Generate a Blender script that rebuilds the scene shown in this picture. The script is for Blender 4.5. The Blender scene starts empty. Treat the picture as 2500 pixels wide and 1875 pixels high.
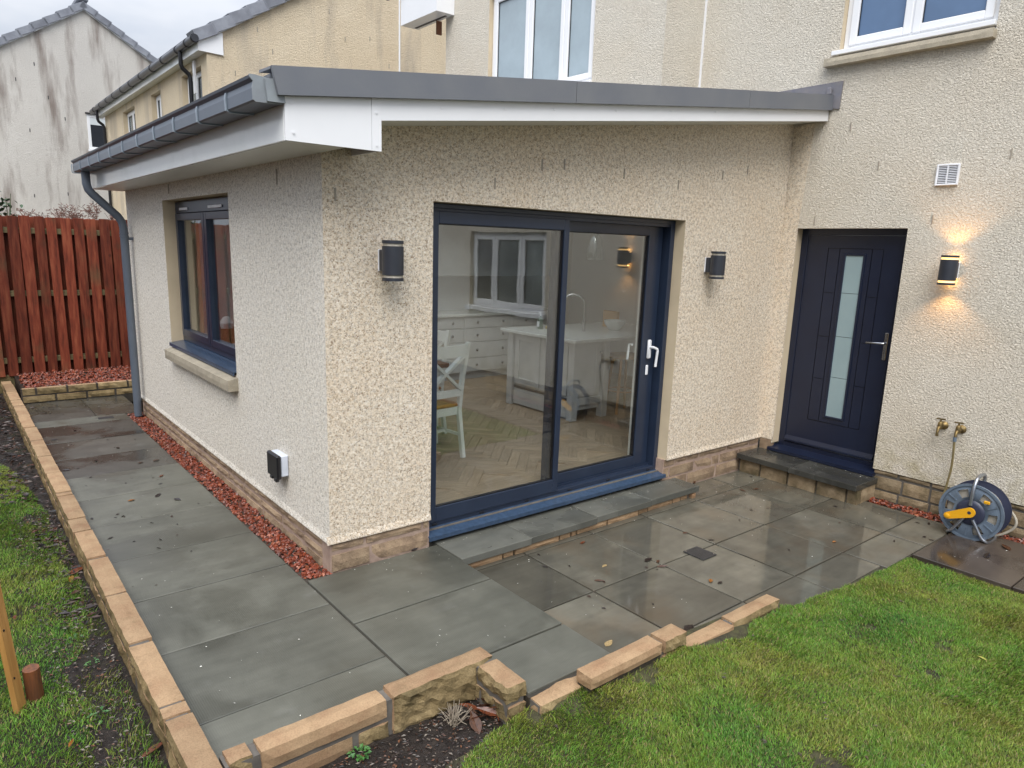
import bpy, math, random
import numpy as np
from mathutils import Vector, Matrix
random.seed(7); rng = np.random.default_rng(7)
R = math.radians
sc = bpy.context.scene
col = sc.collection
pi = math.pi

# ------------------------------------------------------------------ camera
cam_d = bpy.data.cameras.new('camera'); cam = bpy.data.objects.new('camera', cam_d); col.objects.link(cam)
yaw, pitch, roll = -0.6761326578890504, -0.21068197507391326, 0.03085958718552195
fw = Vector((-math.sin(yaw) * math.cos(pitch), math.cos(yaw) * math.cos(pitch), math.sin(pitch)))
r0 = Vector((math.cos(yaw), math.sin(yaw), 0)); u0 = r0.cross(fw)
rt = r0 * math.cos(roll) + u0 * math.sin(roll); up = -r0 * math.sin(roll) + u0 * math.cos(roll)
mw = Matrix((rt, up, -fw)).transposed().to_4x4(); mw.translation = (-1.6716, -3.6718, 1.9414)
cam.matrix_world = mw
cam_d.sensor_width = 36; cam_d.lens = 1721.44 / 2500 * 36
cam_d.shift_x = (1250 - 1224.93) / 2500; cam_d.shift_y = (972.77 - 937.5) / 2500
cam_d.clip_start = 0.05; cam_d.clip_end = 400
sc.camera = cam

# ------------------------------------------------------------------ world: overcast sky, one very soft sun
SUN_EL, SUN_AZ = R(52), R(222)      # azimuth measured from +Y clockwise
w = bpy.data.worlds.new('World'); sc.world = w; w.use_nodes = True
nt = w.node_tree; nt.nodes.clear()
def N(t, kind, **kw):
    n = t.nodes.new(kind)
    for k, v in kw.items():
        if k in n.inputs: n.inputs[k].default_value = v
        else: setattr(n, k, v)
    return n
sky = N(nt, 'ShaderNodeTexSky', sky_type='NISHITA', sun_disc=False, sun_elevation=SUN_EL, sun_rotation=SUN_AZ, dust_density=4.0, air_density=1.0)
hs = N(nt, 'ShaderNodeHueSaturation', Saturation=0.35)
nt.links.new(sky.outputs[0], hs.inputs['Color'])
tc = N(nt, 'ShaderNodeTexCoord')
mp = N(nt, 'ShaderNodeMapping'); mp.inputs['Scale'].default_value = (1, 1, 2.6)
nt.links.new(tc.outputs['Generated'], mp.inputs['Vector'])
cl = N(nt, 'ShaderNodeTexNoise', Scale=2.4, Detail=5.0, Roughness=0.55)
nt.links.new(mp.outputs[0], cl.inputs['Vector'])
cr = N(nt, 'ShaderNodeValToRGB'); e = cr.color_ramp.elements
e[0].position = .40; e[0].color = (2.8, 3.2, 3.9, 1); e[1].position = .60; e[1].color = (4.2, 4.4, 4.8, 1)
nt.links.new(cl.outputs['Fac'], cr.inputs['Fac'])
sep = N(nt, 'ShaderNodeSeparateXYZ'); nt.links.new(tc.outputs['Generated'], sep.inputs[0])
mr = N(nt, 'ShaderNodeMapRange'); mr.inputs['From Min'].default_value = 0.0; mr.inputs['From Max'].default_value = 1.0
mr.inputs['To Min'].default_value = 0.60; mr.inputs['To Max'].default_value = 3.0   # overcast skies are brighter overhead
pz = N(nt, 'ShaderNodeMath', operation='POWER', use_clamp=True); pz.inputs[1].default_value = 1.3
nt.links.new(sep.outputs['Z'], pz.inputs[0]); nt.links.new(pz.outputs[0], mr.inputs['Value'])
mul = N(nt, 'ShaderNodeVectorMath', operation='SCALE')
nt.links.new(cr.outputs[0], mul.inputs[0]); nt.links.new(mr.outputs[0], mul.inputs['Scale'])
mx = N(nt, 'ShaderNodeMix', data_type='RGBA'); mx.inputs[0].default_value = 0.88
nt.links.new(hs.outputs[0], mx.inputs[6]); nt.links.new(mul.outputs[0], mx.inputs[7])
bg = N(nt, 'ShaderNodeBackground', Strength=0.1)
nt.links.new(mx.outputs[2], bg.inputs[0])
wo = N(nt, 'ShaderNodeOutputWorld'); nt.links.new(bg.outputs[0], wo.inputs[0])

sd = bpy.data.lights.new('sun', 'SUN'); sd.energy = 1.5; sd.angle = R(45); sd.color = (1.0, .96, .9)
sun = bpy.data.objects.new('sun', sd); col.objects.link(sun)
sdir = Vector((math.sin(SUN_AZ) * math.cos(SUN_EL), math.cos(SUN_AZ) * math.cos(SUN_EL), math.sin(SUN_EL)))
sun.rotation_euler = sdir.to_track_quat('Z', 'Y').to_euler(); sun.location = sdir * 30
vs_ = sc.view_settings; vs_.view_transform = 'Standard'; vs_.look = 'None'; vs_.exposure = 1.08; vs_.gamma = 1.0
vs_.use_curve_mapping = False
sc.cycles.max_bounces = 8; sc.cycles.transparent_max_bounces = 12
sc.cycles.use_adaptive_sampling = True

# ------------------------------------------------------------------ material helpers
def new_mat(name):
    m = bpy.data.materials.new(name); m.use_nodes = True
    t = m.node_tree; b = t.nodes['Principled BSDF']
    return m, t, b
def coords(t, scale=(1, 1, 1), rnd=False):
    tc = N(t, 'ShaderNodeTexCoord'); out = tc.outputs['Object']
    if rnd:
        oi = N(t, 'ShaderNodeObjectInfo')
        a = N(t, 'ShaderNodeVectorMath', operation='MULTIPLY_ADD')
        a.inputs[0].default_value = (17.3, 9.1, 5.7)
        t.links.new(oi.outputs['Random'], a.inputs[1]); t.links.new(out, a.inputs[2]); out = a.outputs[0]
    if scale != (1, 1, 1):
        mp = N(t, 'ShaderNodeMapping'); mp.inputs['Scale'].default_value = scale
        t.links.new(out, mp.inputs['Vector']); out = mp.outputs[0]
    return out
def noise(t, v, scale, detail=4, rough=.55, dist=0.):
    n = N(t, 'ShaderNodeTexNoise', Scale=scale, Detail=float(detail), Roughness=rough, Distortion=dist)
    t.links.new(v, n.inputs['Vector']); return n.outputs['Fac']
def ramp(t, f, stops, interp='LINEAR'):
    n = N(t, 'ShaderNodeValToRGB'); cr = n.color_ramp; cr.interpolation = interp
    while len(cr.elements) < len(stops): cr.elements.new(.5)
    for el, (p, c) in zip(cr.elements, stops):
        el.position = p; el.color = (c, c, c, 1) if isinstance(c, (int, float)) else (*c, 1)
    t.links.new(f, n.inputs['Fac']); return n.outputs[0]
def mixc(t, fac, a, b, blend='MIX'):
    n = N(t, 'ShaderNodeMix', data_type='RGBA', blend_type=blend)
    for s, v in ((0, fac), (6, a), (7, b)):
        if hasattr(v, 'links'): t.links.new(v, n.inputs[s])
        elif s == 0: n.inputs[0].default_value = v
        else: n.inputs[s].default_value = (*v, 1)
    return n.outputs[2]
def bump(t, b, h, strength=.5, dist=.01, prev=None):
    n = N(t, 'ShaderNodeBump', Strength=strength, Distance=dist)
    t.links.new(h, n.inputs['Height'])
    if prev: t.links.new(prev, n.inputs['Normal'])
    t.links.new(n.outputs[0], b.inputs['Normal']); return n.outputs[0]
def rndval(t, c, lo, hi):
    oi = N(t, 'ShaderNodeObjectInfo')
    m = N(t, 'ShaderNodeMapRange'); m.inputs['To Min'].default_value = lo; m.inputs['To Max'].default_value = hi
    t.links.new(oi.outputs['Random'], m.inputs['Value'])
    n = N(t, 'ShaderNodeVectorMath', operation='SCALE'); t.links.new(c, n.inputs[0]); t.links.new(m.outputs[0], n.inputs['Scale'])
    return n.outputs[0]
def simple(name, c1, c2=None, scale=6, rough=.5, metal=0, bs=0, bstr=.3, bdist=.003, rnd=False, var=None, spec=.5, stretch=(1, 1, 1), lo=.35, hi=.65):
    m, t, b = new_mat(name)
    b.inputs['Roughness'].default_value = rough; b.inputs['Metallic'].default_value = metal
    b.inputs['Specular IOR Level'].default_value = spec
    v = coords(t, stretch, rnd or bool(var))
    c2 = c2 or tuple(x * .82 for x in c1)
    c = ramp(t, noise(t, v, scale), [(lo, c2), (hi, c1)])
    if var: c = rndval(t, c, *var)
    t.links.new(c, b.inputs['Base Color'])
    if bs: bump(t, b, noise(t, v, bs, 3), bstr, bdist)
    return m

def dash(name, stops, tint_a, tint_b, dark, scale=118, amt=.8):
    m, t, b = new_mat(name); v = coords(t)
    wv = N(t, 'ShaderNodeTexNoise', Scale=60., Detail=2.); t.links.new(v, wv.inputs['Vector'])
    dv = N(t, 'ShaderNodeVectorMath', operation='MULTIPLY_ADD'); dv.inputs[1].default_value = (.008, .008, .008)
    t.links.new(wv.outputs['Color'], dv.inputs[0]); t.links.new(v, dv.inputs[2]); v2 = dv.outputs[0]
    vo = N(t, 'ShaderNodeTexVoronoi', Scale=float(scale), Randomness=1.0); t.links.new(v2, vo.inputs['Vector'])
    sp = N(t, 'ShaderNodeSeparateColor'); t.links.new(vo.outputs['Color'], sp.inputs[0])
    c = ramp(t, sp.outputs[0], stops)
    big = noise(t, v, 1.3, 4)
    c = mixc(t, 1, c, mixc(t, ramp(t, big, [(.38, 0.), (.64, 1.)]), tint_a, tint_b), 'MULTIPLY')
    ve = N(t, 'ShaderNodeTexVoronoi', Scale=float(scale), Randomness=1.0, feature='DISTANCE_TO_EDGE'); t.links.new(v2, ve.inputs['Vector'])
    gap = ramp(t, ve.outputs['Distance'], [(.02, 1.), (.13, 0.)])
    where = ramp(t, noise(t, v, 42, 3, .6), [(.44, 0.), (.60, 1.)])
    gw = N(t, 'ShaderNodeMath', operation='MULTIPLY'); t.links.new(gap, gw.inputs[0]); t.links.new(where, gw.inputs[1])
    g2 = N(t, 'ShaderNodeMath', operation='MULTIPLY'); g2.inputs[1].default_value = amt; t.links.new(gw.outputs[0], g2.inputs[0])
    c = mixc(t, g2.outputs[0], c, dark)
    t.links.new(c, b.inputs['Base Color']); b.inputs['Roughness'].default_value = .75
    b.inputs['Specular IOR Level'].default_value = .3
    n1 = bump(t, b, ramp(t, ve.outputs['Distance'], [(0., 0.), (.3, 1.)]), .55, .005)
    bump(t, b, noise(t, v, 45, 3), .45, .010, n1)
    return m
M = {}
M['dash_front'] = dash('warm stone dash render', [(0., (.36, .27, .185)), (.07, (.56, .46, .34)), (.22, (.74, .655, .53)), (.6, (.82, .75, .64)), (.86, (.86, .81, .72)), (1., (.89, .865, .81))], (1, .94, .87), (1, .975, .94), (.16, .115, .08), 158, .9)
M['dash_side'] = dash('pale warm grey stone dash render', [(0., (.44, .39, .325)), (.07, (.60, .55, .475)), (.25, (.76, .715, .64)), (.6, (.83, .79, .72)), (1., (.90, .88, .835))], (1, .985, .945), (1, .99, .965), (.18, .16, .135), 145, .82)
def old_render(name, ca, cb, streak=None, scale=52., base=False):
    m, t, b = new_mat(name); v = coords(t)
    c = ramp(t, noise(t, v, .8, 5, .6), [(.34, ca), (.66, cb)])
    g = noise(t, v, 120, 2); c = mixc(t, 1, c, ramp(t, g, [(.3, .86), (.6, 1.04)]), 'MULTIPLY')
    if streak:
        vv = coords(t, (2.0, 2.0, .30)); s = noise(t, vv, 1.0, 5, .6)
        zz = N(t, 'ShaderNodeTexCoord'); sx = N(t, 'ShaderNodeSeparateXYZ'); t.links.new(zz.outputs['Object'], sx.inputs[0])
        c = mixc(t, ramp(t, s, [(.50, 0.), (.67, streak[1])]), c, streak[0])
    if base:
        zc = N(t, 'ShaderNodeTexCoord'); zx = N(t, 'ShaderNodeSeparateXYZ'); t.links.new(zc.outputs['Object'], zx.inputs[0])
        lo = ramp(t, zx.outputs['Z'], [(.16, 1.), (.62, 0.)]); mm_ = N(t, 'ShaderNodeMath', operation='MULTIPLY')
        t.links.new(lo, mm_.inputs[0]); t.links.new(ramp(t, noise(t, v, 5, 5, .65), [(.40, 0.), (.62, .75)]), mm_.inputs[1])
        c = mixc(t, mm_.outputs[0], c, (.47, .40, .22))
    t.links.new(c, b.inputs['Base Color']); b.inputs['Roughness'].default_value = .8
    b.inputs['Specular IOR Level'].default_value = .25
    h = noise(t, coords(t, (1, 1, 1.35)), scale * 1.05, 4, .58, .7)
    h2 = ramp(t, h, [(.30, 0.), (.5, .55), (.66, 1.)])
    c = mixc(t, ramp(t, h, [(.33, .22), (.47, 0.)]), c, tuple(x * .55 for x in ca)); t.links.new(c, b.inputs['Base Color'])  # shade of the low pits painted into the base colour
    n1 = bump(t, b, h2, 1., .013); bump(t, b, noise(t, v, 150, 2), .35, .004, n1)
    return m
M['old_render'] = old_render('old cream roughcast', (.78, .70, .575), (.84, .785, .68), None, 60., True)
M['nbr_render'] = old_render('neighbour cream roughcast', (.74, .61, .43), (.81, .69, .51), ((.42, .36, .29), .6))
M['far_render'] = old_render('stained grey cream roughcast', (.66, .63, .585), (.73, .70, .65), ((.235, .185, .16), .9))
M['band'] = simple('smooth tan render band', (.60, .50, .35), (.52, .43, .30), 3, .75, bs=60, bstr=.15)
M['upvc'] = simple('white upvc', (.80, .81, .83), (.77, .78, .80), 2, .25)
M['upvc_grey'] = simple('white upvc fascia', (.80, .82, .81), (.70, .73, .71), 2.6, .12, lo=.28, hi=.5)
M['frame'] = simple('anthracite blue aluminium', (.020, .031, .057), (.017, .026, .049), 5, .28, bs=200, bstr=.05)
M['sillblue'] = simple('wet blue grey sill', (.040, .070, .125), (.03, .053, .095), 30, .22, bs=150, bstr=.25)
M['navy'] = simple('dark navy door skin', (.0095, .0145, .034), (.008, .012, .029), 5, .3, bs=220, bstr=.12)
M['groove'] = simple('navy door groove', (.003, .0035, .008), None, 5, .5)
M['black'] = simple('black plastic', (.008, .008, .011), None, 5, .35)
M['blackgut'] = simple('black gutter plastic', (.016, .017, .022), (.03, .032, .04), 4, .3)
M['trim'] = simple('grey roof trim', (.138, .148, .170), (.162, .17, .184), 3, .35, bs=80, bstr=.1)
M['gutter'] = simple('blue grey painted gutter', (.105, .125, .158), (.09, .11, .14), 4, .35)
M['gutter_end'] = simple('pale grey gutter end', (.26, .29, .31), (.22, .24, .26), 12, .45)
M['rib'] = simple('gutter rib', (.24, .29, .34), None, 4, .35)
M['lead'] = simple('lead flashing', (.15, .155, .19), (.20, .19, .20), 9, .5, bs=12, bstr=.3, bdist=.01)
M['steel'] = simple('brushed steel', (.55, .55, .56), None, 8, .22, 1)
M['galv'] = simple('galvanised steel', (.42, .45, .50), (.32, .34, .38), 30, .3, .9)
M['brass'] = simple('tarnished brass', (.26, .185, .075), (.12, .09, .045), 40, .5, .8)
M['white'] = simple('white plastic', (.82, .83, .86), None, 5, .35)
M['socket'] = simple('pale grey plastic', (.62, .67, .76), None, 5, .4)
M['louvre_dark'] = simple('vent shadow gap', (.05, .05, .055), None, 5, .6)
M['yellow'] = simple('yellow plastic', (.72, .36, .012), (.66, .33, .01), 5, .4)
M['reelgrey'] = simple('slate grey plastic', (.115, .15, .195), (.085, .105, .13), 14, .42, bs=120, bstr=.1, lo=.3, hi=.5)
M['reeldark'] = simple('dark blue grey plastic', (.030, .035, .065), None, 8, .4)
M['hose'] = simple('beige hose', (.42, .38, .31), (.34, .31, .26), 20, .45)
M['hose_old'] = simple('ochre hose', (.24, .19, .08), (.19, .15, .07), 20, .45)
M['lamp'] = simple('graphite lamp body', (.028, .032, .043), None, 8, .4, bs=150, bstr=.08)
M['lens'] = simple('clear lamp ring', (.45, .42, .36), (.36, .33, .27), 60, .2)
M['paint_white'] = simple('white painted wood', (.84, .86, .84), (.78, .80, .78), 12, .4)
M['paint_grey'] = simple('pale grey kitchen paint', (.58, .585, .60), None, 3, .4)
M['worktop'] = simple('white quartz worktop', (.74, .75, .74), (.68, .69, .68), 25, .12)
M['seat_wood'] = simple('honey seat wood', (.44, .21, .055), (.34, .15, .035), 6, .35, stretch=(2, 14, 2))
M['table_wood'] = simple('brown table wood', (.24, .095, .03), (.16, .06, .02), 6, .35, stretch=(14, 2, 2))
M['inner'] = simple('white interior plaster', (.74, .74, .75), (.72, .72, .73), 3, .8)
M['larder'] = simple('larder paint', (.60, .61, .62), None, 3, .45)
M['blind'] = simple('frosted white blind', (.62, .66, .67), (.58, .62, .64), 2, .7)
M['ceramic'] = simple('white ceramic', (.76, .78, .76), None, 5, .15)
M['wicker'] = simple('wicker', (.38, .22, .09), (.15, .08, .03), 90, .7, bs=120, bstr=.8, bdist=.006, stretch=(1, 1, 2.2))
M['green_bottle'] = simple('soap bottle', (.14, .19, .16), None, 5, .2)
M['cloth'] = simple('yellow cloth', (.50, .40, .12), (.4, .3, .1), 20, .8)
M['petal'] = simple('pale petals', (.66, .58, .66), (.45, .4, .5), 20, .6)
M['stem'] = simple('plant stem', (.06, .09, .03), None, 8, .5)
M['mortar'] = simple('grey brown mortar', (.135, .12, .102), (.09, .08, .07), 14, .85, bs=90, bstr=.4)
M['weep'] = simple('weep strip', (.36, .32, .26), None, 9, .7)
M['mortar_pink'] = simple('pinkish mortar', (.38, .28, .22), (.28, .2, .16), 14, .85, bs=90, bstr=.4)
M['bed'] = simple('dark joint bed', (.050, .042, .032), (.03, .026, .02), 9, .6)
M['soffit'] = simple('soffit board', (.76, .77, .72), (.73, .74, .70), 2, .3)
M['tan_spruce'] = simple('tan timber', (.52, .28, .085), (.40, .20, .055), 4, .55, stretch=(16, 16, 1), bs=30, bstr=.2)
M['log'] = simple('red brown round timber', (.22, .075, .025), (.11, .045, .02), 6, .6, stretch=(10, 10, 1), bs=30, bstr=.3)
M['rail'] = simple('mossy fence rail', (.17, .125, .055), (.085, .075, .03), 7, .75, stretch=(1, 6, 6), bs=30)
M['tile'] = simple('grey concrete tile', (.235, .25, .285), (.165, .175, .205), 5, .7, var=(.75, 1.2), bs=40, bstr=.3)
M['roofslab'] = simple('grey roof covering', (.15, .16, .18), (.12, .125, .14), 6, .6)
M['twig'] = simple('dead red brown twigs', (.20, .10, .075), (.11, .06, .045), 30, .8)
M['bushleaf'] = simple('bush leaf', (.045, .105, .03), (.025, .06, .022), 20, .45, var=(.7, 1.3))
M['drain'] = simple('black drain cover', (.018, .018, .02), (.03, .03, .032), 60, .45, bs=200, bstr=.5)
M['rust'] = simple('rusty bracket', (.16, .06, .025), None, 30, .7)
M['room_dark'] = simple('dim room', (.10, .10, .11), None, 3, .8)

def stone_mat(name, ca, cb, cc, top=None, rough=.75, bstr=.5):
    m, t, b = new_mat(name); v = coords(t, rnd=True)
    c = ramp(t, noise(t, v, 7, 5, .6), [(.32, cc), (.5, cb), (.68, ca)])
    c = rndval(t, c, .80, 1.12)
    c = mixc(t, ramp(t, noise(t, v, 11, 6, .7), [(.54, 0.), (.74, .5)]), c, tuple(x * k for x, k in zip(cc, (.5, .56, .5))))
    c = mixc(t, 1, c, ramp(t, noise(t, v, 160, 2), [(.3, .8), (.6, 1.04)]), 'MULTIPLY')
    t.links.new(c, b.inputs['Base Color']); b.inputs['Roughness'].default_value = rough
    b.inputs['Specular IOR Level'].default_value = .3
    n1 = bump(t, b, noise(t, v, 70, 4), bstr, .006); bump(t, b, noise(t, v, 260, 2), .3, .002, n1)
    return m
M['sand_top'] = stone_mat('buff sandstone sawn face', (.385, .26, .15), (.335, .22, .125), (.29, .175, .098), bstr=.22)
M['sand_rough'] = stone_mat('split yellow sandstone face', (.35, .265, .14), (.26, .19, .092), (.12, .09, .042), bstr=1.)
M['plinth'] = stone_mat('plinth sandstone', (.40, .30, .195), (.32, .23, .15), (.2, .14, .095), bstr=.9)
M['plinth_old'] = stone_mat('damp old brick stone', (.36, .28, .18), (.25, .185, .11), (.12, .095, .05), bstr=.7)
M['sillstone'] = stone_mat('window sill stone', (.48, .425, .325), (.42, .37, .285), (.34, .30, .235), bstr=.3)

def slab_mat(name, ca, cb, wet, rlo, rhi, ribs=False, stain=None, WLO=.44):
    m, t, b = new_mat(name); v = coords(t, rnd=True)
    n1 = noise(t, v, 2.6, 6, .6, .4)
    c = ramp(t, n1, [(.3, cb), (.7, ca)])
    st = noise(t, coords(t, (1.2, 9, 1), True), 2.2, 4, .6)
    c = mixc(t, 1, c, ramp(t, st, [(.3, .9), (.7, 1.08)]), 'MULTIPLY')
    if stain: c = mixc(t, ramp(t, noise(t, v, 1.5, 4), [(.52, 0.), (.72, .7)]), c, stain)
    ef = noise(t, coords(t, (1, 1, 1), True), 5.5, 5, .65)
    c = mixc(t, ramp(t, ef, [(.58, 0.), (.78, .32)]), c, (.18, .18, .165))
    c = rndval(t, c, .80, 1.16)
    wf = ramp(t, noise(t, v, 1.7, 4, .5, .3), [(WLO, 0.), (WLO + .10, 1.)])
    c = mixc(t, 1, c, ramp(t, wf, [(0., wet), (1., 1.)]), 'MULTIPLY')
    t.links.new(c, b.inputs['Base Color'])
    t.links.new(ramp(t, wf, [(0., rlo), (1., rhi)]), b.inputs['Roughness'])
    fine = noise(t, v, 120, 2)
    nn = bump(t, b, fine, .05, .002)
    if ribs:
        wv = N(t, 'ShaderNodeTexWave', Scale=34., Distortion=.4); wv.bands_direction = 'X'
        t.links.new(v, wv.inputs['Vector']); bump(t, b, wv.outputs['Fac'], .14, .002, nn)
    return m
M['slab_path'] = slab_mat('damp grey green paving', (.126, .125, .102), (.080, .080, .064), .76, .28, .5, True)
M['slab_far'] = slab_mat('damp brown grey paving', (.082, .076, .062), (.05, .046, .038), .7, .22, .42, False)
M['slab_patio'] = slab_mat('wet grey paving', (.145, .136, .108), (.086, .081, .065), 0.74, .02, .15, False, (.12, .088, .056), .53)
M['slab_step'] = slab_mat('wet dark step slab', (.135, .136, .118), (.085, .087, .076), .74, .16, .36)
M['slab_dark'] = slab_mat('wet near black step slab', (.05, .050, .044), (.032, .032, .029), .75, .12, .28)
M['slab_brown'] = slab_mat('wet brown slab', (.085, .066, .052), (.055, .043, .035), .7, .12, .3)

def wood_board(name):
    m, t, b = new_mat(name); v = coords(t, (9, 9, 1.1), True)
    c = ramp(t, noise(t, v, 3, 5, .6), [(.28, (.065, .016, .009)), (.5, (.16, .034, .017)), (.72, (.235, .068, .033))])
    v2 = coords(t, (1, 1, 1), True)
    c = mixc(t, ramp(t, noise(t, v2, 2.2, 4), [(.54, 0.), (.72, .65)]), c, (.085, .06, .03))
    kn = N(t, 'ShaderNodeTexVoronoi', Scale=3.2); t.links.new(coords(t, (1, 1, .8), True), kn.inputs['Vector'])
    c = mixc(t, ramp(t, kn.outputs['Distance'], [(.03, .8), (.075, 0.)]), c, (.06, .016, .008))
    c = rndval(t, c, .65, 1.25)
    t.links.new(c, b.inputs['Base Color']); b.inputs['Roughness'].default_value = .65; b.inputs['Specular IOR Level'].default_value = .2
    bump(t, b, noise(t, v, 8, 3), .4, .004); return m
M['board'] = wood_board('red stained fence board')
def floor_mat():
    m, t, b = new_mat('oak herringbone'); v = coords(t, (1, 9, 1), True)
    c = ramp(t, noise(t, v, 5, 4), [(.3, (.30, .215, .14)), (.7, (.43, .325, .225))]); c = rndval(t, c, .84, 1.14)
    t.links.new(c, b.inputs['Base Color']); b.inputs['Roughness'].default_value = .4; return m
M['oak'] = floor_mat()
def attr_mat(name, rough=.6, spec=.4, trans=0):
    m, t, b = new_mat(name); a = N(t, 'ShaderNodeAttribute', attribute_name='col')
    t.links.new(a.outputs['Color'], b.inputs['Base Color']); b.inputs['Roughness'].default_value = rough
    b.inputs['Specular IOR Level'].default_value = spec
    if trans:
        tr = N(t, 'ShaderNodeBsdfTranslucent'); t.links.new(a.outputs['Color'], tr.inputs['Color'])
        ms = N(t, 'ShaderNodeMixShader', Fac=trans); o = t.nodes['Material Output']
        t.links.new(b.outputs[0], ms.inputs[1]); t.links.new(tr.outputs[0], ms.inputs[2]); t.links.new(ms.outputs[0], o.inputs['Surface'])
    return m
M['grass'] = attr_mat('grass blade', .5, .3, .16)
M['chips'] = attr_mat('wet red stone chips', .38, .5)
M['litter'] = attr_mat('wet dead leaves', .4, .5)
def soil_mat():
    m, t, b = new_mat('dark wet soil'); v = coords(t)
    c = ramp(t, noise(t, v, 28, 5, .65), [(.3, (.012, .009, .0075)), (.55, (.028, .021, .017)), (.75, (.055, .042, .032))])
    g = noise(t, v, 3, 4); c = mixc(t, ramp(t, g, [(.55, 0.), (.75, .5)]), c, (.035, .045, .012))
    t.links.new(c, b.inputs['Base Color']); b.inputs['Roughness'].default_value = .62
    b.inputs['Specular IOR Level'].default_value = .3
    n1 = bump(t, b, noise(t, v, 60, 5, .7), .9, .015); bump(t, b, noise(t, v, 200, 3), .5, .004, n1); return m
M['soil'] = soil_mat()
def turf_mat():
    m, t, b = new_mat('turf thatch'); v = coords(t)
    c = ramp(t, noise(t, v, 12, 5, .7), [(.3, (.020, .017, .010)), (.5, (.05, .045, .020)), (.72, (.085, .085, .028))])
    t.links.new(c, b.inputs['Base Color']); b.inputs['Roughness'].default_value = .8
    bump(t, b, noise(t, v, 120, 4, .7), .9, .01); return m
M['turf'] = turf_mat()
def glass_mat(name, ior=1.75, tint=(1, 1, 1), drops=False):
    m = bpy.data.materials.new(name); m.use_nodes = True; t = m.node_tree; t.nodes.clear()
    tr = N(t, 'ShaderNodeBsdfTransparent'); tr.inputs[0].default_value = (*tint, 1)
    gl = N(t, 'ShaderNodeBsdfGlossy'); gl.inputs['Roughness'].default_value = 0.012
    lw = N(t, 'ShaderNodeLayerWeight', Blend=.5); pw = N(t, 'ShaderNodeMath', operation='POWER'); pw.inputs[1].default_value = 4.2
    t.links.new(lw.outputs['Facing'], pw.inputs[0]); fr = N(t, 'ShaderNodeMapRange'); fr.inputs['To Min'].default_value = ((ior - 1) / (ior + 1)) ** 2
    t.links.new(pw.outputs[0], fr.inputs['Value'])
    ms = N(t, 'ShaderNodeMixShader'); o = N(t, 'ShaderNodeOutputMaterial')
    v = coords(t); bp = N(t, 'ShaderNodeBump', Strength=.03, Distance=.02); t.links.new(noise(t, v, 2.5, 2), bp.inputs['Height'])
    t.links.new(bp.outputs[0], gl.inputs['Normal'])
    t.links.new(fr.outputs[0], ms.inputs[0]); t.links.new(tr.outputs[0], ms.inputs[1]); t.links.new(gl.outputs[0], ms.inputs[2])
    t.links.new(ms.outputs[0], o.inputs['Surface']); return m
M['glass'] = glass_mat('double glazed pane', 2.15, (.95, .97, .96))
def pane(name, c, rough=.05, spec=.9, c2=None):
    return simple(name, c, c2, 2, rough, spec=spec)
M['pane_blue'] = pane('blue frosted pane', (.11, .185, .32), .16, .6)
M['pane_pale'] = pane('painted sky reflection pane', (.36, .44, .49), .08, .7)  # pale base colour stands in for the sky reflected in the glass
M['pane_dark'] = pane('dark window pane', (.035, .04, .05), .04, 1.)
M['pane_rain'] = simple('rain speckled pane', (.20, .235, .24), (.07, .085, .09), 2.2, .06, spec=.8, bs=170, bstr=.5, bdist=.002)
M['frost'] = simple('frosted door glass', (.23, .315, .335), (.27, .36, .38), 2, .25, spec=.7)
def emit(name, c, s):
    m, t, b = new_mat(name); b.inputs['Emission Color'].default_value = (*c, 1); b.inputs['Emission Strength'].default_value = s
    b.inputs['Base Color'].default_value = (.8, .7, .5, 1); return m
M['glow'] = emit('lit lamp ring', (1., .56, .16), 1.1)

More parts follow.
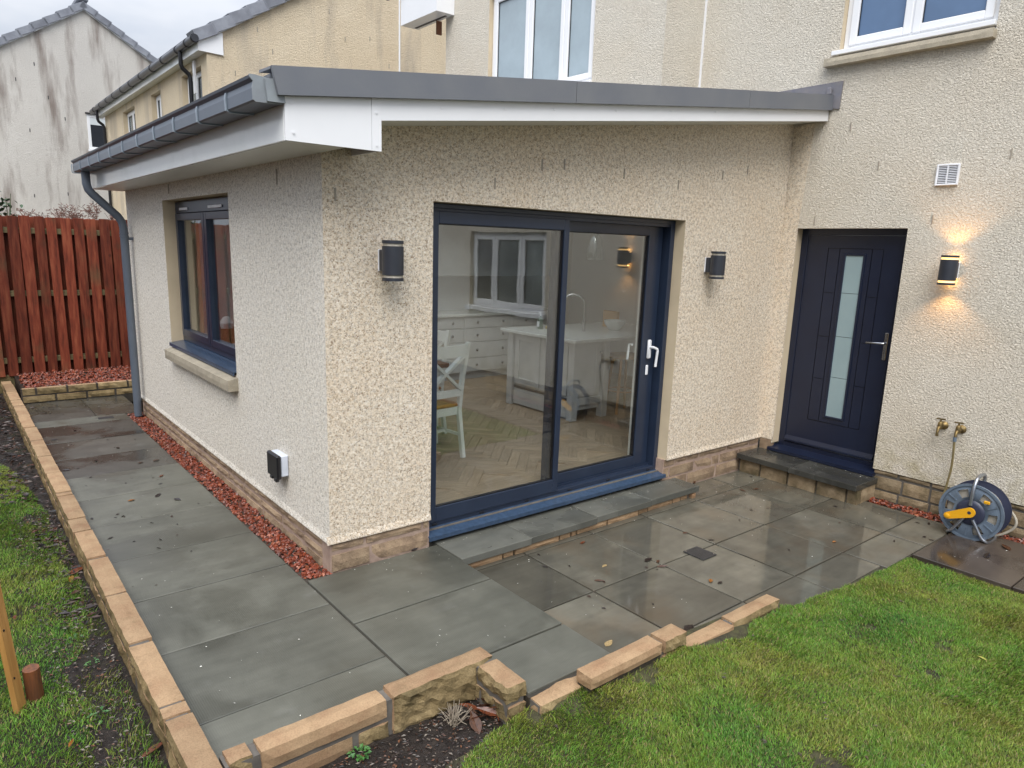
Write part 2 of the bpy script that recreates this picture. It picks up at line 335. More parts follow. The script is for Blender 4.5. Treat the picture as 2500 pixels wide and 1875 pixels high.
# ------------------------------------------------------------------ mesh helpers
class MB:
    def __init__(s): s.v = []; s.f = []; s.mi = []
    def add(s, vs, fs, mi=0):
        o = len(s.v); s.v += [tuple(p) for p in vs]; s.f += [tuple(i + o for i in f) for f in fs]
        s.mi += [mi] * len(fs) if isinstance(mi, int) else list(mi); return s
    def box(s, x0, x1, y0, y1, z0, z1, c=0., mi=0):
        x0, x1 = min(x0, x1), max(x0, x1); y0, y1 = min(y0, y1), max(y0, y1); z0, z1 = min(z0, z1), max(z0, z1)
        if c <= 0:
            vs = [(x, y, z) for z in (z0, z1) for y in (y0, y1) for x in (x0, x1)]
            fs = [(0, 2, 3, 1), (4, 5, 7, 6), (0, 1, 5, 4), (2, 6, 7, 3), (0, 4, 6, 2), (1, 3, 7, 5)]
            return s.add(vs, fs, mi)
        c = min(c, .45 * min(x1 - x0, y1 - y0, z1 - z0))
        vs = []; idx = {}
        for sx in (0, 1):
            for sy in (0, 1):
                for sz in (0, 1):
                    p = [(x0, x1)[sx], (y0, y1)[sy], (z0, z1)[sz]]; d = [(c, -c)[sx], (c, -c)[sy], (c, -c)[sz]]
                    for a in range(3):
                        q = [p[k] if k == a else p[k] + d[k] for k in range(3)]
                        idx[(sx, sy, sz, a)] = len(vs); vs.append(q)
        fs = []
        for a in range(3):
            b, g = (a + 1) % 3, (a + 2) % 3
            for sa in (0, 1):
                def k(sb, sg):
                    q = [0, 0, 0]; q[a] = sa; q[b] = sb; q[g] = sg; return idx[(*q, a)]
                f = [k(0, 0), k(1, 0), k(1, 1), k(0, 1)]; fs.append(f if sa else f[::-1])
            for sb in (0, 1):
                for sg in (0, 1):
                    def e(sa, ax):
                        q = [0, 0, 0]; q[a] = sa; q[b] = sb; q[g] = sg; return idx[(*q, ax)]
                    f = [e(0, b), e(1, b), e(1, g), e(0, g)]
                    fs.append(f if (sb ^ sg) else f[::-1])
        for sx in (0, 1):
            for sy in (0, 1):
                for sz in (0, 1):
                    f = [idx[(sx, sy, sz, a)] for a in range(3)]; fs.append(f if (sx + sy + sz) % 2 else f[::-1])
        return s.add(vs, fs, mi)
    def prism(s, poly, h, axis, mi=0):
        # poly: list of 3D points (planar); h: offset vector
        n = len(poly); vs = [Vector(p) for p in poly]; vs += [p + Vector(h) for p in vs]
        fs = [tuple(range(n))[::-1], tuple(range(n, 2 * n))] + [(i, (i + 1) % n, n + (i + 1) % n, n + i) for i in range(n)]
        return s.add(vs, fs, mi)
    def bar(s, a, b, w, h, upv=(0, 0, 1), mi=0):
        a, b = Vector(a), Vector(b); d = (b - a).normalized(); u = Vector(upv); x = d.cross(u)
        if x.length < 1e-4: x = d.cross(Vector((1, 0, 0)))
        x.normalize(); y = x.cross(d)
        vs = [p + x * sx * w / 2 + y * sy * h / 2 for p in (a, b) for sx, sy in ((-1, -1), (1, -1), (1, 1), (-1, 1))]
        return s.add(vs, [(0, 1, 2, 3), (7, 6, 5, 4), (0, 4, 5, 1), (1, 5, 6, 2), (2, 6, 7, 3), (3, 7, 4, 0)], mi)
    def tube(s, pts, r, n=10, mi=0, caps=True):
        pts = [Vector(p) for p in pts]; rs = r if isinstance(r, (list, tuple)) else [r] * len(pts)
        vs = []; pu = None
        for i, p in enumerate(pts):
            d = (pts[min(i + 1, len(pts) - 1)] - pts[max(i - 1, 0)]).normalized()
            if pu is None: pu = d.cross(Vector((.31, .77, .55))).normalized()
            pu = (pu - d * pu.dot(d)).normalized(); q = d.cross(pu)
            vs += [p + (pu * math.cos(2 * pi * k / n) + q * math.sin(2 * pi * k / n)) * rs[i] for k in range(n)]
        fs = [(i * n + k, i * n + (k + 1) % n, (i + 1) * n + (k + 1) % n, (i + 1) * n + k) for i in range(len(pts) - 1) for k in range(n)]
        if caps: fs += [tuple(range(n))[::-1], tuple(range((len(pts) - 1) * n, len(pts) * n))]
        return s.add(vs, fs, mi)
    def lathe(s, prof, c, ax='z', n=24, mi=0):
        vs = []
        for (r, h) in prof:
            for k in range(n):
                a = 2 * pi * k / n; p = (r * math.cos(a), r * math.sin(a), h)
                if ax == 'x': p = (p[2], p[0], p[1])
                if ax == 'y': p = (p[0], p[2], p[1])
                vs.append((p[0] + c[0], p[1] + c[1], p[2] + c[2]))
        fs = [(i * n + k, i * n + (k + 1) % n, (i + 1) * n + (k + 1) % n, (i + 1) * n + k) for i in range(len(prof) - 1) for k in range(n)]
        fs += [tuple(range(n))[::-1], tuple(range((len(prof) - 1) * n, len(prof) * n))]
        return s.add(vs, fs, mi)
    def grid(s, us, vs, keep, fmap, wrap=False, mats=(0, 1, 2, 3)):
        # slab with holes: front (mats0), back (1), hole sides (2), outer sides (3)
        nu, nv = len(us), len(vs); cu = nu if wrap else nu - 1
        idx = {}
        V = []; F = []; MI = []
        def vi(i, j, sd):
            i = i % nu if wrap else i
            if (i, j, sd) not in idx: idx[(i, j, sd)] = len(V); V.append(fmap(us[i], vs[j], sd))
            return idx[(i, j, sd)]
        K = {(i, j) for i in range(cu) for j in range(nv - 1) if keep(i, j)}
        for (i, j) in K:
            F.append((vi(i, j, 0), vi(i + 1, j, 0), vi(i + 1, j + 1, 0), vi(i, j + 1, 0))); MI.append(mats[0])
            F.append((vi(i, j + 1, 1), vi(i + 1, j + 1, 1), vi(i + 1, j, 1), vi(i, j, 1))); MI.append(mats[1])
            for di, dj, a, b in ((-1, 0, (i, j + 1), (i, j)), (1, 0, (i + 1, j), (i + 1, j + 1)), (0, -1, (i, j), (i + 1, j)), (0, 1, (i + 1, j + 1), (i, j + 1))):
                q = ((i + di) % nu if wrap else i + di, j + dj)
                if q not in K:
                    outer = not (0 <= q[0] < cu and 0 <= q[1] < nv - 1)
                    F.append((vi(*b, 0), vi(*a, 0), vi(*a, 1), vi(*b, 1))); MI.append(mats[3] if outer else mats[2])
        return s.add(V, F, MI)
    def mesh(s, name, mats):
        me = bpy.data.meshes.new(name); me.from_pydata(s.v, [], s.f)
        for m in (mats if isinstance(mats, (list, tuple)) else [mats]): me.materials.append(m)
        if any(s.mi): me.polygons.foreach_set('material_index', s.mi)
        me.validate(); me.update(); return me
    def build(s, name, mats, parent=None, smooth=False, recalc=True, origin=None):
        me = s.mesh(name, mats)
        if recalc:
            import bmesh
            bm = bmesh.new(); bm.from_mesh(me); bmesh.ops.recalc_face_normals(bm, faces=bm.faces[:]); bm.to_mesh(me); bm.free()
        if smooth:
            me.polygons.foreach_set('use_smooth', [True] * len(me.polygons))
            me.set_sharp_from_angle(angle=R(38))
        if origin is not None:
            me.transform(Matrix.Translation(-Vector(origin)))
        return put(name, me, parent, origin)
def put(name, me, parent=None, loc=None, rot=None, scale=None):
    o = bpy.data.objects.new(name, me); col.objects.link(o)
    if loc is not None: o.location = loc
    if rot is not None: o.rotation_euler = rot
    if scale is not None: o.scale = scale
    if parent is not None:
        o.parent = parent; o.matrix_parent_inverse = world_of(parent).inverted()
    return o
def world_of(o):
    m = Matrix.LocRotScale(o.location, o.rotation_euler, o.scale)
    if o.parent: m = world_of(o.parent) @ o.matrix_parent_inverse @ m
    return m
def tag(o, label, cat, group=None):
    o['label'] = label; o['category'] = cat
    if group: o['group'] = group
    return o
def thing(name, label, cat, loc=(0, 0, 0), group=None):
    o = bpy.data.objects.new(name, None); o.empty_display_size = .1; col.objects.link(o); o.location = loc
    return tag(o, label, cat, group)
def structure(o, kind='structure'): o['kind'] = kind; return o
def copy_tree(o, parent=None):
    c = o.copy(); col.objects.link(c)
    if parent: c.parent = parent
    for ch in list(o.children): copy_tree(ch, c)
    return c
def BX(*a, **k): return MB().box(*a, **k)
def rough_stone(x0, x1, y0, y1, z0, z1, rough_faces, amp=.012, n=5, mats=(0, 1), chamfer=.006):
    """block with split (rough) faces: rough_faces subset of '-x+x-y+y-z+z' ; returns MB with sawn = 0, split = 1"""
    m = MB(); L = (x1 - x0, y1 - y0, z1 - z0); c = Vector(((x0 + x1) / 2, (y0 + y1) / 2, (z0 + z1) / 2))
    seg = [max(2, min(14, int(l / (.026 if amp > .0135 else .05)))) for l in L]
    ph = random.random() * 100
    from mathutils import noise as mn
    for a in range(3):
        b, g = (a + 1) % 3, (a + 2) % 3
        for sg in (-1, 1):
            key = '-+'[sg > 0] + 'xyz'[a]; isr = key in rough_faces
            nb, ng = seg[b], seg[g]; V = []
            for i in range(nb + 1):
                for j in range(ng + 1):
                    p = [0, 0, 0]; p[a] = sg * L[a] / 2; p[b] = (i / nb - .5) * L[b]; p[g] = (j / ng - .5) * L[g]
                    V.append(c + Vector(p))
            F = [((i * (ng + 1) + j), ((i + 1) * (ng + 1) + j), ((i + 1) * (ng + 1) + j + 1), (i * (ng + 1) + j + 1)) for i in range(nb) for j in range(ng)]
            if sg < 0: F = [f[::-1] for f in F]
            m.add(V, F, mats[1] if isr else mats[0])
    # displace shared positions consistently
    out = []
    for p in m.v:
        d = Vector((0, 0, 0)); q = Vector(p)
        for a in range(3):
            for sg in (-1, 1):
                key = '-+'[sg > 0] + 'xyz'[a]
                if abs(q[a] - (c[a] + sg * L[a] / 2)) < 1e-6:
                    nz = mn.noise(q * 22 + Vector((ph, a * 7, sg * 3))) + .55 * mn.noise(q * 55 + Vector((ph, a * 7, sg * 3)))
                    edge = sum(1 for k in range(3) if abs(abs(q[k] - c[k]) - L[k] / 2) < 1e-6)
                    off = (nz * amp if key in rough_faces else nz * .0016) - (chamfer * (1 + .6 * nz) if edge > 1 else 0)
                    d[a] += sg * off
        out.append(tuple(q + d))
    m.v = out; return m
def weld_build(m, name, mats, parent=None, smooth=False):
    import bmesh
    me = m.mesh(name, mats); bm = bmesh.new(); bm.from_mesh(me); bmesh.ops.remove_doubles(bm, verts=bm.verts[:], dist=1e-5)
    bmesh.ops.recalc_face_normals(bm, faces=bm.faces[:]); bm.to_mesh(me); bm.free()
    if smooth: me.polygons.foreach_set('use_smooth', [True] * len(me.polygons)); me.set_sharp_from_angle(angle=R(50))
    c = sum((Vector(v.co) for v in me.vertices), Vector()) / len(me.vertices)
    me.transform(Matrix.Translation(-c)); return put(name, me, parent, c)
L = 4.569; WD = 4.87; X2 = 3.987; Y2 = 1.09; PZ = -.10
# ================================================================== GROUND AND SETTING
def surf(name, xs, ys, zf, mat, kind='structure'):
    m = MB(); nx, ny = len(xs), len(ys)
    V = [(x, y, zf(x, y)) for x in xs for y in ys]
    F = [(i * ny + j, (i + 1) * ny + j, (i + 1) * ny + j + 1, i * ny + j + 1) for i in range(nx - 1) for j in range(ny - 1)]
    m.add(V, F); o = m.build(name, mat, smooth=True, recalc=False); o['kind'] = kind; return o
from mathutils import noise as MN
lin = lambda a, b, n: [a + (b - a) * i / (n - 1) for i in range(n)]
g = MB(); g.add([(-90, -90, -.32), (90, -90, -.32), (90, 110, -.32), (-90, 110, -.32)], [(0, 1, 2, 3)])
structure(g.build('ground', M['turf'], recalc=False))
def lumpy(a, f, z): return lambda x, y: z + a * MN.noise(Vector((x * f, y * f, z * 9))) + a * .6 * MN.noise(Vector((x * f * 3.1, y * f * 3.1, 3)))
def lawn_z(x, y):
    z = np.interp(x, [-.45, -.1, .3, .5, 1.05, 1.6, 2.05, 2.7, 3.3, 3.53], [-.112, -.100, -.034, -.016, -.028, -.062, -.094, -.106, -.116, -.126])
    return z + .005 * np.sin(x * 4.1 + y * 2.2) * np.sin(y * 5.3 - x)
structure(surf('lawn_ground', lin(-.42, 7.5, 120), lin(-7.5, -1.62, 70), lambda x, y: float(lawn_z(np.array([x]), np.array([y]))[0]) - .006, M['turf']))
structure(surf('garden_soil', lin(-3.4, -.2, 110), lin(-3.4, 8.0, 260), lambda x, y: lumpy(.016, 7, -.115)(x, y) - (.20 if x > -1.04 and y > -1.24 else 0), M['soil']))
structure(surf('bed_soil', lin(-1.0, .32, 70), lin(-2.6, -1.28, 70), lambda x, y: lumpy(.016, 8, -.118)(x, y) + .0, M['soil']))

# ---- upper path: slabs laid in a joint bed
m = MB(); m.prism([(-1.05, -1.25, -.012), (.20, -1.25, -.012), (.20, -1.60, -.012), (.745, -1.60, -.012), (.745, 0.0, -.012), (0.02, 0.0, -.012), (0.02, 5.99, -.012), (-1.05, 5.99, -.012)], (0, 0, -.3), 'z')
path = structure(m.build('path', M['bed']))
def slab(x0, x1, y0, y1, z, th, mat, parent, name='slab', gap=.0035):
    cx, cy = (x0 + x1) / 2, (y0 + y1) / 2
    me = BX(x0 + gap - cx, x1 - gap - cx, y0 + gap - cy, y1 - gap - cy, -th, 0, .003).mesh(name, mat)
    return put(name, me, parent, (cx, cy, z + random.uniform(-.0015, .0015)), (random.uniform(-.0015, .0015), random.uniform(-.0015, .0015), 0))
ys = [-1.245, -.955, -.335, .275, .88, 1.53, 2.135, 2.745, 3.345, 3.955, 4.665]
for a, b in zip(ys[:-1], ys[1:]): slab(-1.045, -.158, a, b, 0, .04, M['slab_far'] if a > 2.7 else M['slab_path'], path)
slab(-1.045, -.44, 4.945, 5.985, 0, .04, M['slab_far'], path); slab(-.44, .015, 4.945, 5.985, 0, .04, M['slab_far'], path)
slab(-1.045, -.158, 4.668, 4.942, .001, .04, M['slab_path'], path)
slab(-.152, .752, -.600, -.006, 0, .04, M['slab_path'], path); slab(-.152, .752, -1.23, -.606, 0, .04, M['slab_path'], path)
slab(.205, .752, -1.585, -1.236, 0, .04, M['slab_path'], path)
m = BX(-.45, -.30, 4.77, 4.85, .001, .006, .001); dr = m.build('drain_slot', M['drain'])
tag(dr, 'narrow black slot drain cover set in the path beside the downpipe', 'drain cover')
# ---- lower patio
m = MB(); m.prism([(.70, -1.62, PZ - .012), (1.93, -1.62, PZ - .012), (1.93, -1.80, PZ - .012), (3.53, -1.86, PZ - .012), (4.42, -1.86, PZ - .012), (4.42, .02, PZ - .012), (.70, .02, PZ - .012)], (0, 0, -.3), 'z')
patio = structure(m.build('patio', M['bed']))
pxs = [.72, 1.29, 1.935, 2.53, 3.175, 3.80, 4.42]; pys = [-1.86, -1.555, -.94, -.305, .0]
for i in range(6):
    for j in range(4):
        x0, x1, y0, y1 = pxs[i], pxs[i + 1], pys[j], pys[j + 1]
        if j == 0 and i < 2: y0 = -1.66
        if j == 0 and i in (2, 3): y0 = -1.82
        slab(x0, x1, y0, y1, PZ, .04, M['slab_patio'], patio, gap=.006)
# ---- brown path along the house, to the right
m = BX(3.545, 4.44, -9, -1.872, PZ - .07, PZ - .014); bpth = structure(m.build('side_path', M['bed']))
for a, b in ((-2.47, -1.868), (-3.07, -2.47), (-3.67, -3.07), (-4.27, -3.67), (-4.87, -4.27), (-5.47, -4.87)):
    slab(3.535, 4.44, a, b, PZ + .012, .055, M['slab_brown'], bpth)
# inspection plate in the patio
m = BX(2.22, 2.375, -1.066, -.896, PZ + .0015, PZ + .007, .002); pl = m.build('drain_plate', M['drain'])
for x, y in ((2.235, -.91), (2.36, -1.05)): MB().lathe([(.006, 0), (.006, .002)], (x, y, PZ + .0075), n=8).build('screw', M['steel'], pl)
tag(pl, 'small square black drain plate let into the patio paving', 'drain cover')

# ---- red chippings
def chips(name, pts, size, label=None):
    m_v = []; m_f = []; cols = []
    for (x, y, z) in pts:
        s = size * random.uniform(.55, 1.25); n = 5
        a0 = random.random() * 6.28; rz = Matrix.Rotation(random.uniform(-.9, .9), 3, 'X') @ Matrix.Rotation(random.uniform(-.9, .9), 3, 'Y') @ Matrix.Rotation(a0, 3, 'Z')
        o = len(m_v); el = random.uniform(.5, .95); th = random.uniform(.25, .6)
        pv = [rz @ Vector((s * (1 + random.uniform(-.3, .3)) * math.cos(2 * pi * k / n), s * el * math.sin(2 * pi * k / n) * (1 + random.uniform(-.3, .3)), -s * th * .5)) for k in range(n)]
        pv += [rz @ Vector((s * .6 * math.cos(2 * pi * k / n + .3), s * .6 * el * math.sin(2 * pi * k / n + .3), s * th)) for k in range(n)]
        m_v += [p + Vector((x, y, z)) for p in pv]
        m_f += [tuple(o + k for k in range(n))[::-1], tuple(o + n + k for k in range(n))] + [(o + k, o + (k + 1) % n, o + n + (k + 1) % n, o + n + k) for k in range(n)]
        t = random.random(); k = random.uniform(.6, 1.25)
        c = (.20 * k, .046 * k, .022 * k, 1) if t < .7 else ((.10 * k, .031 * k, .02 * k, 1) if t < .9 else (.28 * k, .09 * k, .045 * k, 1))
        cols += [c] * (2 * n)
    me = bpy.data.meshes.new(name); me.from_pydata([tuple(v) for v in m_v], [], m_f); me.materials.append(M['chips'])
    at = me.color_attributes.new('col', 'FLOAT_COLOR', 'POINT'); at.data.foreach_set('color', np.array(cols, np.float32).ravel())
    o = put(name, me); o['kind'] = 'stuff'; return o
U = random.uniform
chips('red_gravel', [(U(-.150, .0), U(.0, 4.90), U(-.028, .004)) for _ in range(3600)], .0175)
chips('red_gravel', [(U(-.97, 1.2), U(6.08, 7.26), .145 + U(-.02, .012)) for _ in range(3000)], .0215)
chips('red_gravel', [(U(4.44, 4.56), U(-3.6, -1.08), PZ + U(-.015, .012)) for _ in range(900)], .018)
m = BX(-1.0, 1.3, 6.07, 7.30, -.3, .125); structure(m.build('raised_bed', M['soil']))

# ================================================================== GARDEN WALLS (stone by stone)
kw = thing('kerb_wall', 'long low buff sandstone kerb wall running between the path and the soil strip', 'garden wall', (-1.09, 3, -.1))
ky = [-1.62, -.94, -.845, -.275, .30, .85, 1.335, 1.60, 2.14, 2.225, 2.78, 3.33, 3.93, 4.49, 5.02, 5.62, 5.96, 6.5, 7.05, 7.3]
for a, b in zip(ky[:-1], ky[1:]):
    j = U(-.004, .004)
    s = rough_stone(-1.150 + j, -1.036 + j, a + .006, b - .006, -.012, .07 + U(-.004, .004), ('-x',), .008)
    weld_build(s, 'stone', [M['sand_top'], M['sand_rough']], kw)
k = -1.6
while k < 7.2:
    b = k + U(.25, .56); s = rough_stone(-1.147, -1.05, k + .006, min(b, 7.25) - .006, -.13, -.022, ('-x',), .013)
    weld_build(s, 'stone', [M['sand_top'], M['sand_rough']], kw); k = b
BX(-1.138, -1.056, -1.6, 7.25, -.14, .058).build('mortar', M['mortar'], kw)

fwl = thing('garden_wall', 'low stepped sandstone wall with dark mortar between the paving and the lawn', 'garden wall', (.3, -1.5, -.12))
def st(x0, x1, y0, y1, z0, z1, rf, **kk): weld_build(rough_stone(x0, x1, y0, y1, z0, z1, rf, **kk), 'stone', [M['sand_top'], M['sand_rough']], fwl)
st(-1.022, -.926, -1.335, -1.238, -.012, .068, ('-y',))
st(-.908, -.362, -1.345, -1.238, -.028, .070, (), chamfer=.008)
st(-.342, .200, -1.345, -1.234, -.125, .073, ('-y',), amp=.020, chamfer=.008)
st(.082, .200, -1.588, -1.362, -.012, .070, ('-x', '-y'), amp=.018)
st(.085, .198, -1.592, -1.35, -.105, -.028, ('-x', '-y'), amp=.018)
st(-.50, -.352, -1.338, -1.24, -.13, -.042, ('-y',), amp=.016); st(-1.02, -.52, -1.336, -1.24, -.13, -.042, (), amp=.01)
st(.202, .50, -1.682, -1.575, -.095, -.008, ('-y', '+x'), amp=.012)
st(.437, .945, -1.746, -1.640, -.002, .070, (), chamfer=.007)
BX(.45, .95, -1.725, -1.65, -.12, -.002).build('footing', M['bed'], fwl)
st(.957, 1.133, -1.748, -1.638, -.004, .072, ('-y', '+x'), amp=.014)
st(.96, 1.13, -1.745, -1.64, -.11, -.018, ('-y',), amp=.014)
st(1.138, 1.552, -1.755, -1.655, -.115, -.035, (), chamfer=.006)
st(1.566, 2.035, -1.738, -1.645, -.115, -.030, ('-y', '+x'), amp=.010)
mm = MB()
mm.box(-1.03, .19, -1.327, -1.248, -.13, .050); mm.box(.094, .188, -1.575, -1.33, -.12, .05); mm.box(.205, .48, -1.665, -1.59, -.13, -.02)
mm.box(.90, 1.12, -1.72, -1.655, -.11, .05); mm.box(1.12, 2.0, -1.72, -1.67, -.12, -.045)
mm.build('mortar', M['mortar'], fwl)

rw = thing('retaining_wall', 'two course sandstone retaining wall across the far end of the path', 'garden wall', (0, 6.02, 0))
for z0, z1, off in ((.003, .085, .0), (.092, .175, .17)):
    x = -1.03 - off
    while x < 1.2:
        b = x + U(.31, .36); a = max(x, -1.03)
        weld_build(rough_stone(a + .006, b - .006, 5.995 + U(-.004, .004), 6.085, z0, z1, ('-y',), .012), 'stone', [M['sand_top'], M['sand_rough']], rw); x = b
BX(-1.03, 1.2, 6.006, 6.083, -.1, .168).build('mortar', M['bed'], rw)

# ================================================================== EXTENSION
ext = thing('extension', 'single storey lean to extension in cream stone dash with grey roof trim', 'house extension', (2.3, 2.4, 0))
H1 = .185
SL = .124
def ztop(x): return 2.41 + max(0, x - .0) * SL * 1.17
ZC = 2.36
# front wall with the sliding door opening
us = [0, .706, 3.118, L]; vs = [H1, 2.2, 3.3]
def fm(u, v, s):
    z = v if v < 3 else 2.55 + u * SL
    return (u, .0 if s == 0 else .30, z)
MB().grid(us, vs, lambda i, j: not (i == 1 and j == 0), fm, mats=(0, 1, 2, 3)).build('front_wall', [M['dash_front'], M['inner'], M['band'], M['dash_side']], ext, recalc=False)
# side wall with window opening
us = [.30, 1.549, 3.367, WD]; vs = [H1, .955, 2.262, 2.52]
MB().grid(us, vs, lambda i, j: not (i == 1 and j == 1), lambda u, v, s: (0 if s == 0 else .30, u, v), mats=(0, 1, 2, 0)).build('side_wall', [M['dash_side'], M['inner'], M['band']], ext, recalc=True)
MB().box(.30, 6.5, WD - .30, WD, H1, 2.52).build('back_wall', [M['inner']], ext)
# drip flare of the render at the foot of the walls
def flare(pts, nrm, mat):
    mb = MB(); n = Vector(nrm)
    a, b = Vector(pts[0]), Vector(pts[1]); up_ = Vector((0, 0, .05))
    mb.add([a - n * .002, b - n * .002, b + n * .009, a + n * .009, a + up_ - n * .002, b + up_ - n * .002, a + n * .009 + Vector((0, 0, .008)), b + n * .009 + Vector((0, 0, .008))],
           [(0, 1, 2, 3), (3, 2, 7, 6), (6, 7, 5, 4), (0, 3, 6, 4), (1, 5, 7, 2)])
    mb.build('render_drip', mat, ext)
flare([(-.018, 0, H1), (.706, 0, H1)], (0, -1, 0), M['dash_front']); flare([(3.118, 0, H1), (L, 0, H1)], (0, -1, 0), M['dash_front'])
flare([(0, 0, H1), (0, WD, H1)], (-1, 0, 0), M['dash_side'])
# stone plinth, stone by stone over a mortar core
def plinth(parent, axis, a0, a1, face, z0, rows, lens, mat, core, rf):
    for (za, zb) in rows:
        t = a0 - U(0, .15)
        while t < a1:
            b = t + U(*lens); aa, bb = max(t, a0), min(b, a1)
            if bb - aa > .04:
                if axis == 'x': s = rough_stone(aa + .005, bb - .005, face + U(-.004, .003), face + .09, za + .005, zb - .005, (rf,), .009, mats=(0, 0))
                else: s = rough_stone(face + U(-.004, .003), face + .09, aa + .005, bb - .005, za + .005, zb - .005, (rf,), .009, mats=(0, 0))
                weld_build(s, 'plinth_stone', [mat], parent)
            t = b
    z1 = rows[-1][1]
    if axis == 'x': BX(a0, a1, face + .009, face + .12, z0, z1).build('mortar', core, parent)
    else: BX(face + .009, face + .12, a0, a1, z0, z1).build('mortar', core, parent)
plinth(ext, 'x', 0.006, .705, .004, -.12, ((-.01, .115), (.12, H1 + .002)), (.22, .45), M['plinth'], M['mortar_pink'], '-y')
plinth(ext, 'x', 3.10, L, .006, -.12, ((-.11, .015), (.015, .115), (.12, H1 + .002)), (.22, .45), M['plinth'], M['mortar_pink'], '-y')
plinth(ext, 'y', 0.10, WD, .004, -.12, ((-.05, .05), (.05, .115), (.12, H1 + .002)), (.25, .45), M['plinth'], M['mortar_pink'], '-x')
BX(.72, 3.1, .06, .25, -.1, .08).build('threshold_base', M['mortar'], ext)
# ---- roof: deck, soffits, fascias, trim
zr = lambda x: 2.735 + (x + .385) * .121
rus = [-.33, .8, 1.9, 2.4, 3.6, L]; rvs = [-.30, .9, 3.7, 4.95]
added_roofhole = lambda i, j: i in (1, 3) and j == 1  # openings of two unseen roof lights, added to brighten the kitchen
roof = MB().grid(rus, rvs, lambda i, j: not added_roofhole(i, j), lambda u, v, s_: (u, v, zr(u) - (.03 if s_ == 0 else .16)), mats=(0, 0, 1, 0)).build('roof', [M['roofslab'], M['inner']], ext)
for xa, xb in ((.8, 1.9), (2.4, 3.6)):
    g_ = MB(); g_.prism([(xa + .002, 0.902, zr(xa) - .05), (xb - .002, 0.902, zr(xb) - .05), (xb - .002, 0.902, zr(xb) - .042), (xa + .002, 0.902, zr(xa) - .042)], (0, 2.796, 0), 'y'); g_.build('added_roof_pane', M['glass'], roof)  # glazing of the added roof lights that let daylight into the room
# left eave: soffit + fascia
BX(-.300, .0, -.296, WD + .08, 2.404, 2.416).build('soffit', M['soffit'], ext)
BX(-.318, -.300, -.296, WD + .08, 2.400, 2.600, .003).build('fascia', M['upvc_grey'], ext)
# front box end (white) and long front fascia
b1 = MB(); b1.prism([(-.318, -.300, 2.402), (.131, -.300, 2.402), (.131, -.300, 2.650), (-.318, -.300, 2.595)], (0, -.012, 0), 'y'); b1.build('box_end', M['upvc'], ext)
b2 = MB(); b2.prism([(.1325, -.300, 2.402), (.186, -.300, 2.402), (.186, -.300, 2.66), (.1325, -.300, 2.652)], (0, -.014, 0), 'y'); b2.build('joint_strip', M['upvc'], ext)
b3 = MB(); b3.prism([(.186, -.300, 2.552), (L - .004, -.300, 2.552 + (L - .19) * .1256), (L - .004, -.300, 2.70 + (L - .19) * .124), (.186, -.300, 2.70)], (0, -.012, 0), 'y'); b3.build('front_fascia', M['upvc'], ext)
b4 = MB(); b4.prism([(.186, -.295, 2.558), (L - .004, -.295, 2.558 + (L - .19) * .1256), (L - .004, -.295, 2.566 + (L - .19) * .1256), (.186, -.295, 2.566)], (0, .295, 0), 'y'); b4.build('front_soffit', M['soffit'], ext)
BX(.174, .186, -.297, .0, 2.404, 2.60).build('box_return', M['upvc'], ext)
for x in (.55, .98, 1.36, 1.9, 2.45, 2.95, 3.5, 4.05): MB().lathe([(.007, 0), (.005, .004)], (x, -.316, 2.552 + (x - .19) * .1256 + .065), 'y', 8).build('fixing', M['upvc'], ext)
for x, z in ((-.29, 2.57), (-.28, 2.44), (.158, 2.585), (.158, 2.43)): MB().lathe([(.006, 0), (.004, .004)], (x, -.318, z), 'y', 8).build('fixing', M['upvc'], ext)
# grey trim along the verge, in lengths with open joints
def trim(x0, x1, name='verge_trim', first=False):
    zb = lambda x: 2.594 + (x + .357) * .1215; zt = lambda x: 2.716 + (x + .385) * .1215
    mb = MB(); xa = x0 - (.028 if first else 0)
    mb.prism([(x0, -.346, zb(x0) - .004), (x1, -.346, zb(x1) - .004), (x1, -.346, zt(x1) - .004), (xa, -.346, zt(xa) - .005)], (0, .02, 0), 'y')
    mb.prism([(xa, -.326, zt(xa) - .017), (x1, -.326, zt(x1) - .017), (x1, -.326, zt(x1) - .005), (xa, -.326, zt(xa) - .005)], (0, .14, .004), 'y')
    mb.build(name, M['trim'], ext)
trim(-.357, 1.505, first=True); trim(1.509, 3.318); trim(3.322, L - .006)
fl = MB(); fl.prism([(L - .004, .235, 3.408), (L - .004, -.412, 3.415), (L - .004, -.405, 3.190), (L - .004, .235, 3.30)], (-.010, 0, 0), 'x')
fl.box(L - .05, L - .012, -.33, -.29, 3.31, 3.37, .008)
flash = fl.build('lead_flashing', M['lead'], ext)
BX(-.335, X2 - .01, WD + .30, WD + .32, 2.62, 2.72).build('back_trim', M['trim'], ext)
# ---- gutter
def gprof(y): return [(-.320, y, 2.658), (-.322, y, 2.560), (-.448, y, 2.556), (-.458, y, 2.562), (-.460, y, 2.612), (-.456, y, 2.638), (-.470, y, 2.652), (-.474, y, 2.664), (-.462, y, 2.668), (-.446, y, 2.655), (-.448, y, 2.632), (-.448, y, 2.575), (-.436, y, 2.566), (-.332, y, 2.570), (-.330, y, 2.658)]
gt = MB(); gt.prism(gprof(-.298), (0, 5.15, 0), 'y'); gut = gt.build('gutter', M['gutter'], ext)
for y in (-.306, 4.852):
    e_ = MB(); e_.prism([(-.320, y, 2.655), (-.322, y, 2.557), (-.449, y, 2.553), (-.461, y, 2.561), (-.463, y, 2.612), (-.458, y, 2.640), (-.473, y, 2.655), (-.475, y, 2.667), (-.45, y, 2.668)], (0, .008, 0), 'y'); e_.build('end_cap', M['gutter_end'], gut)
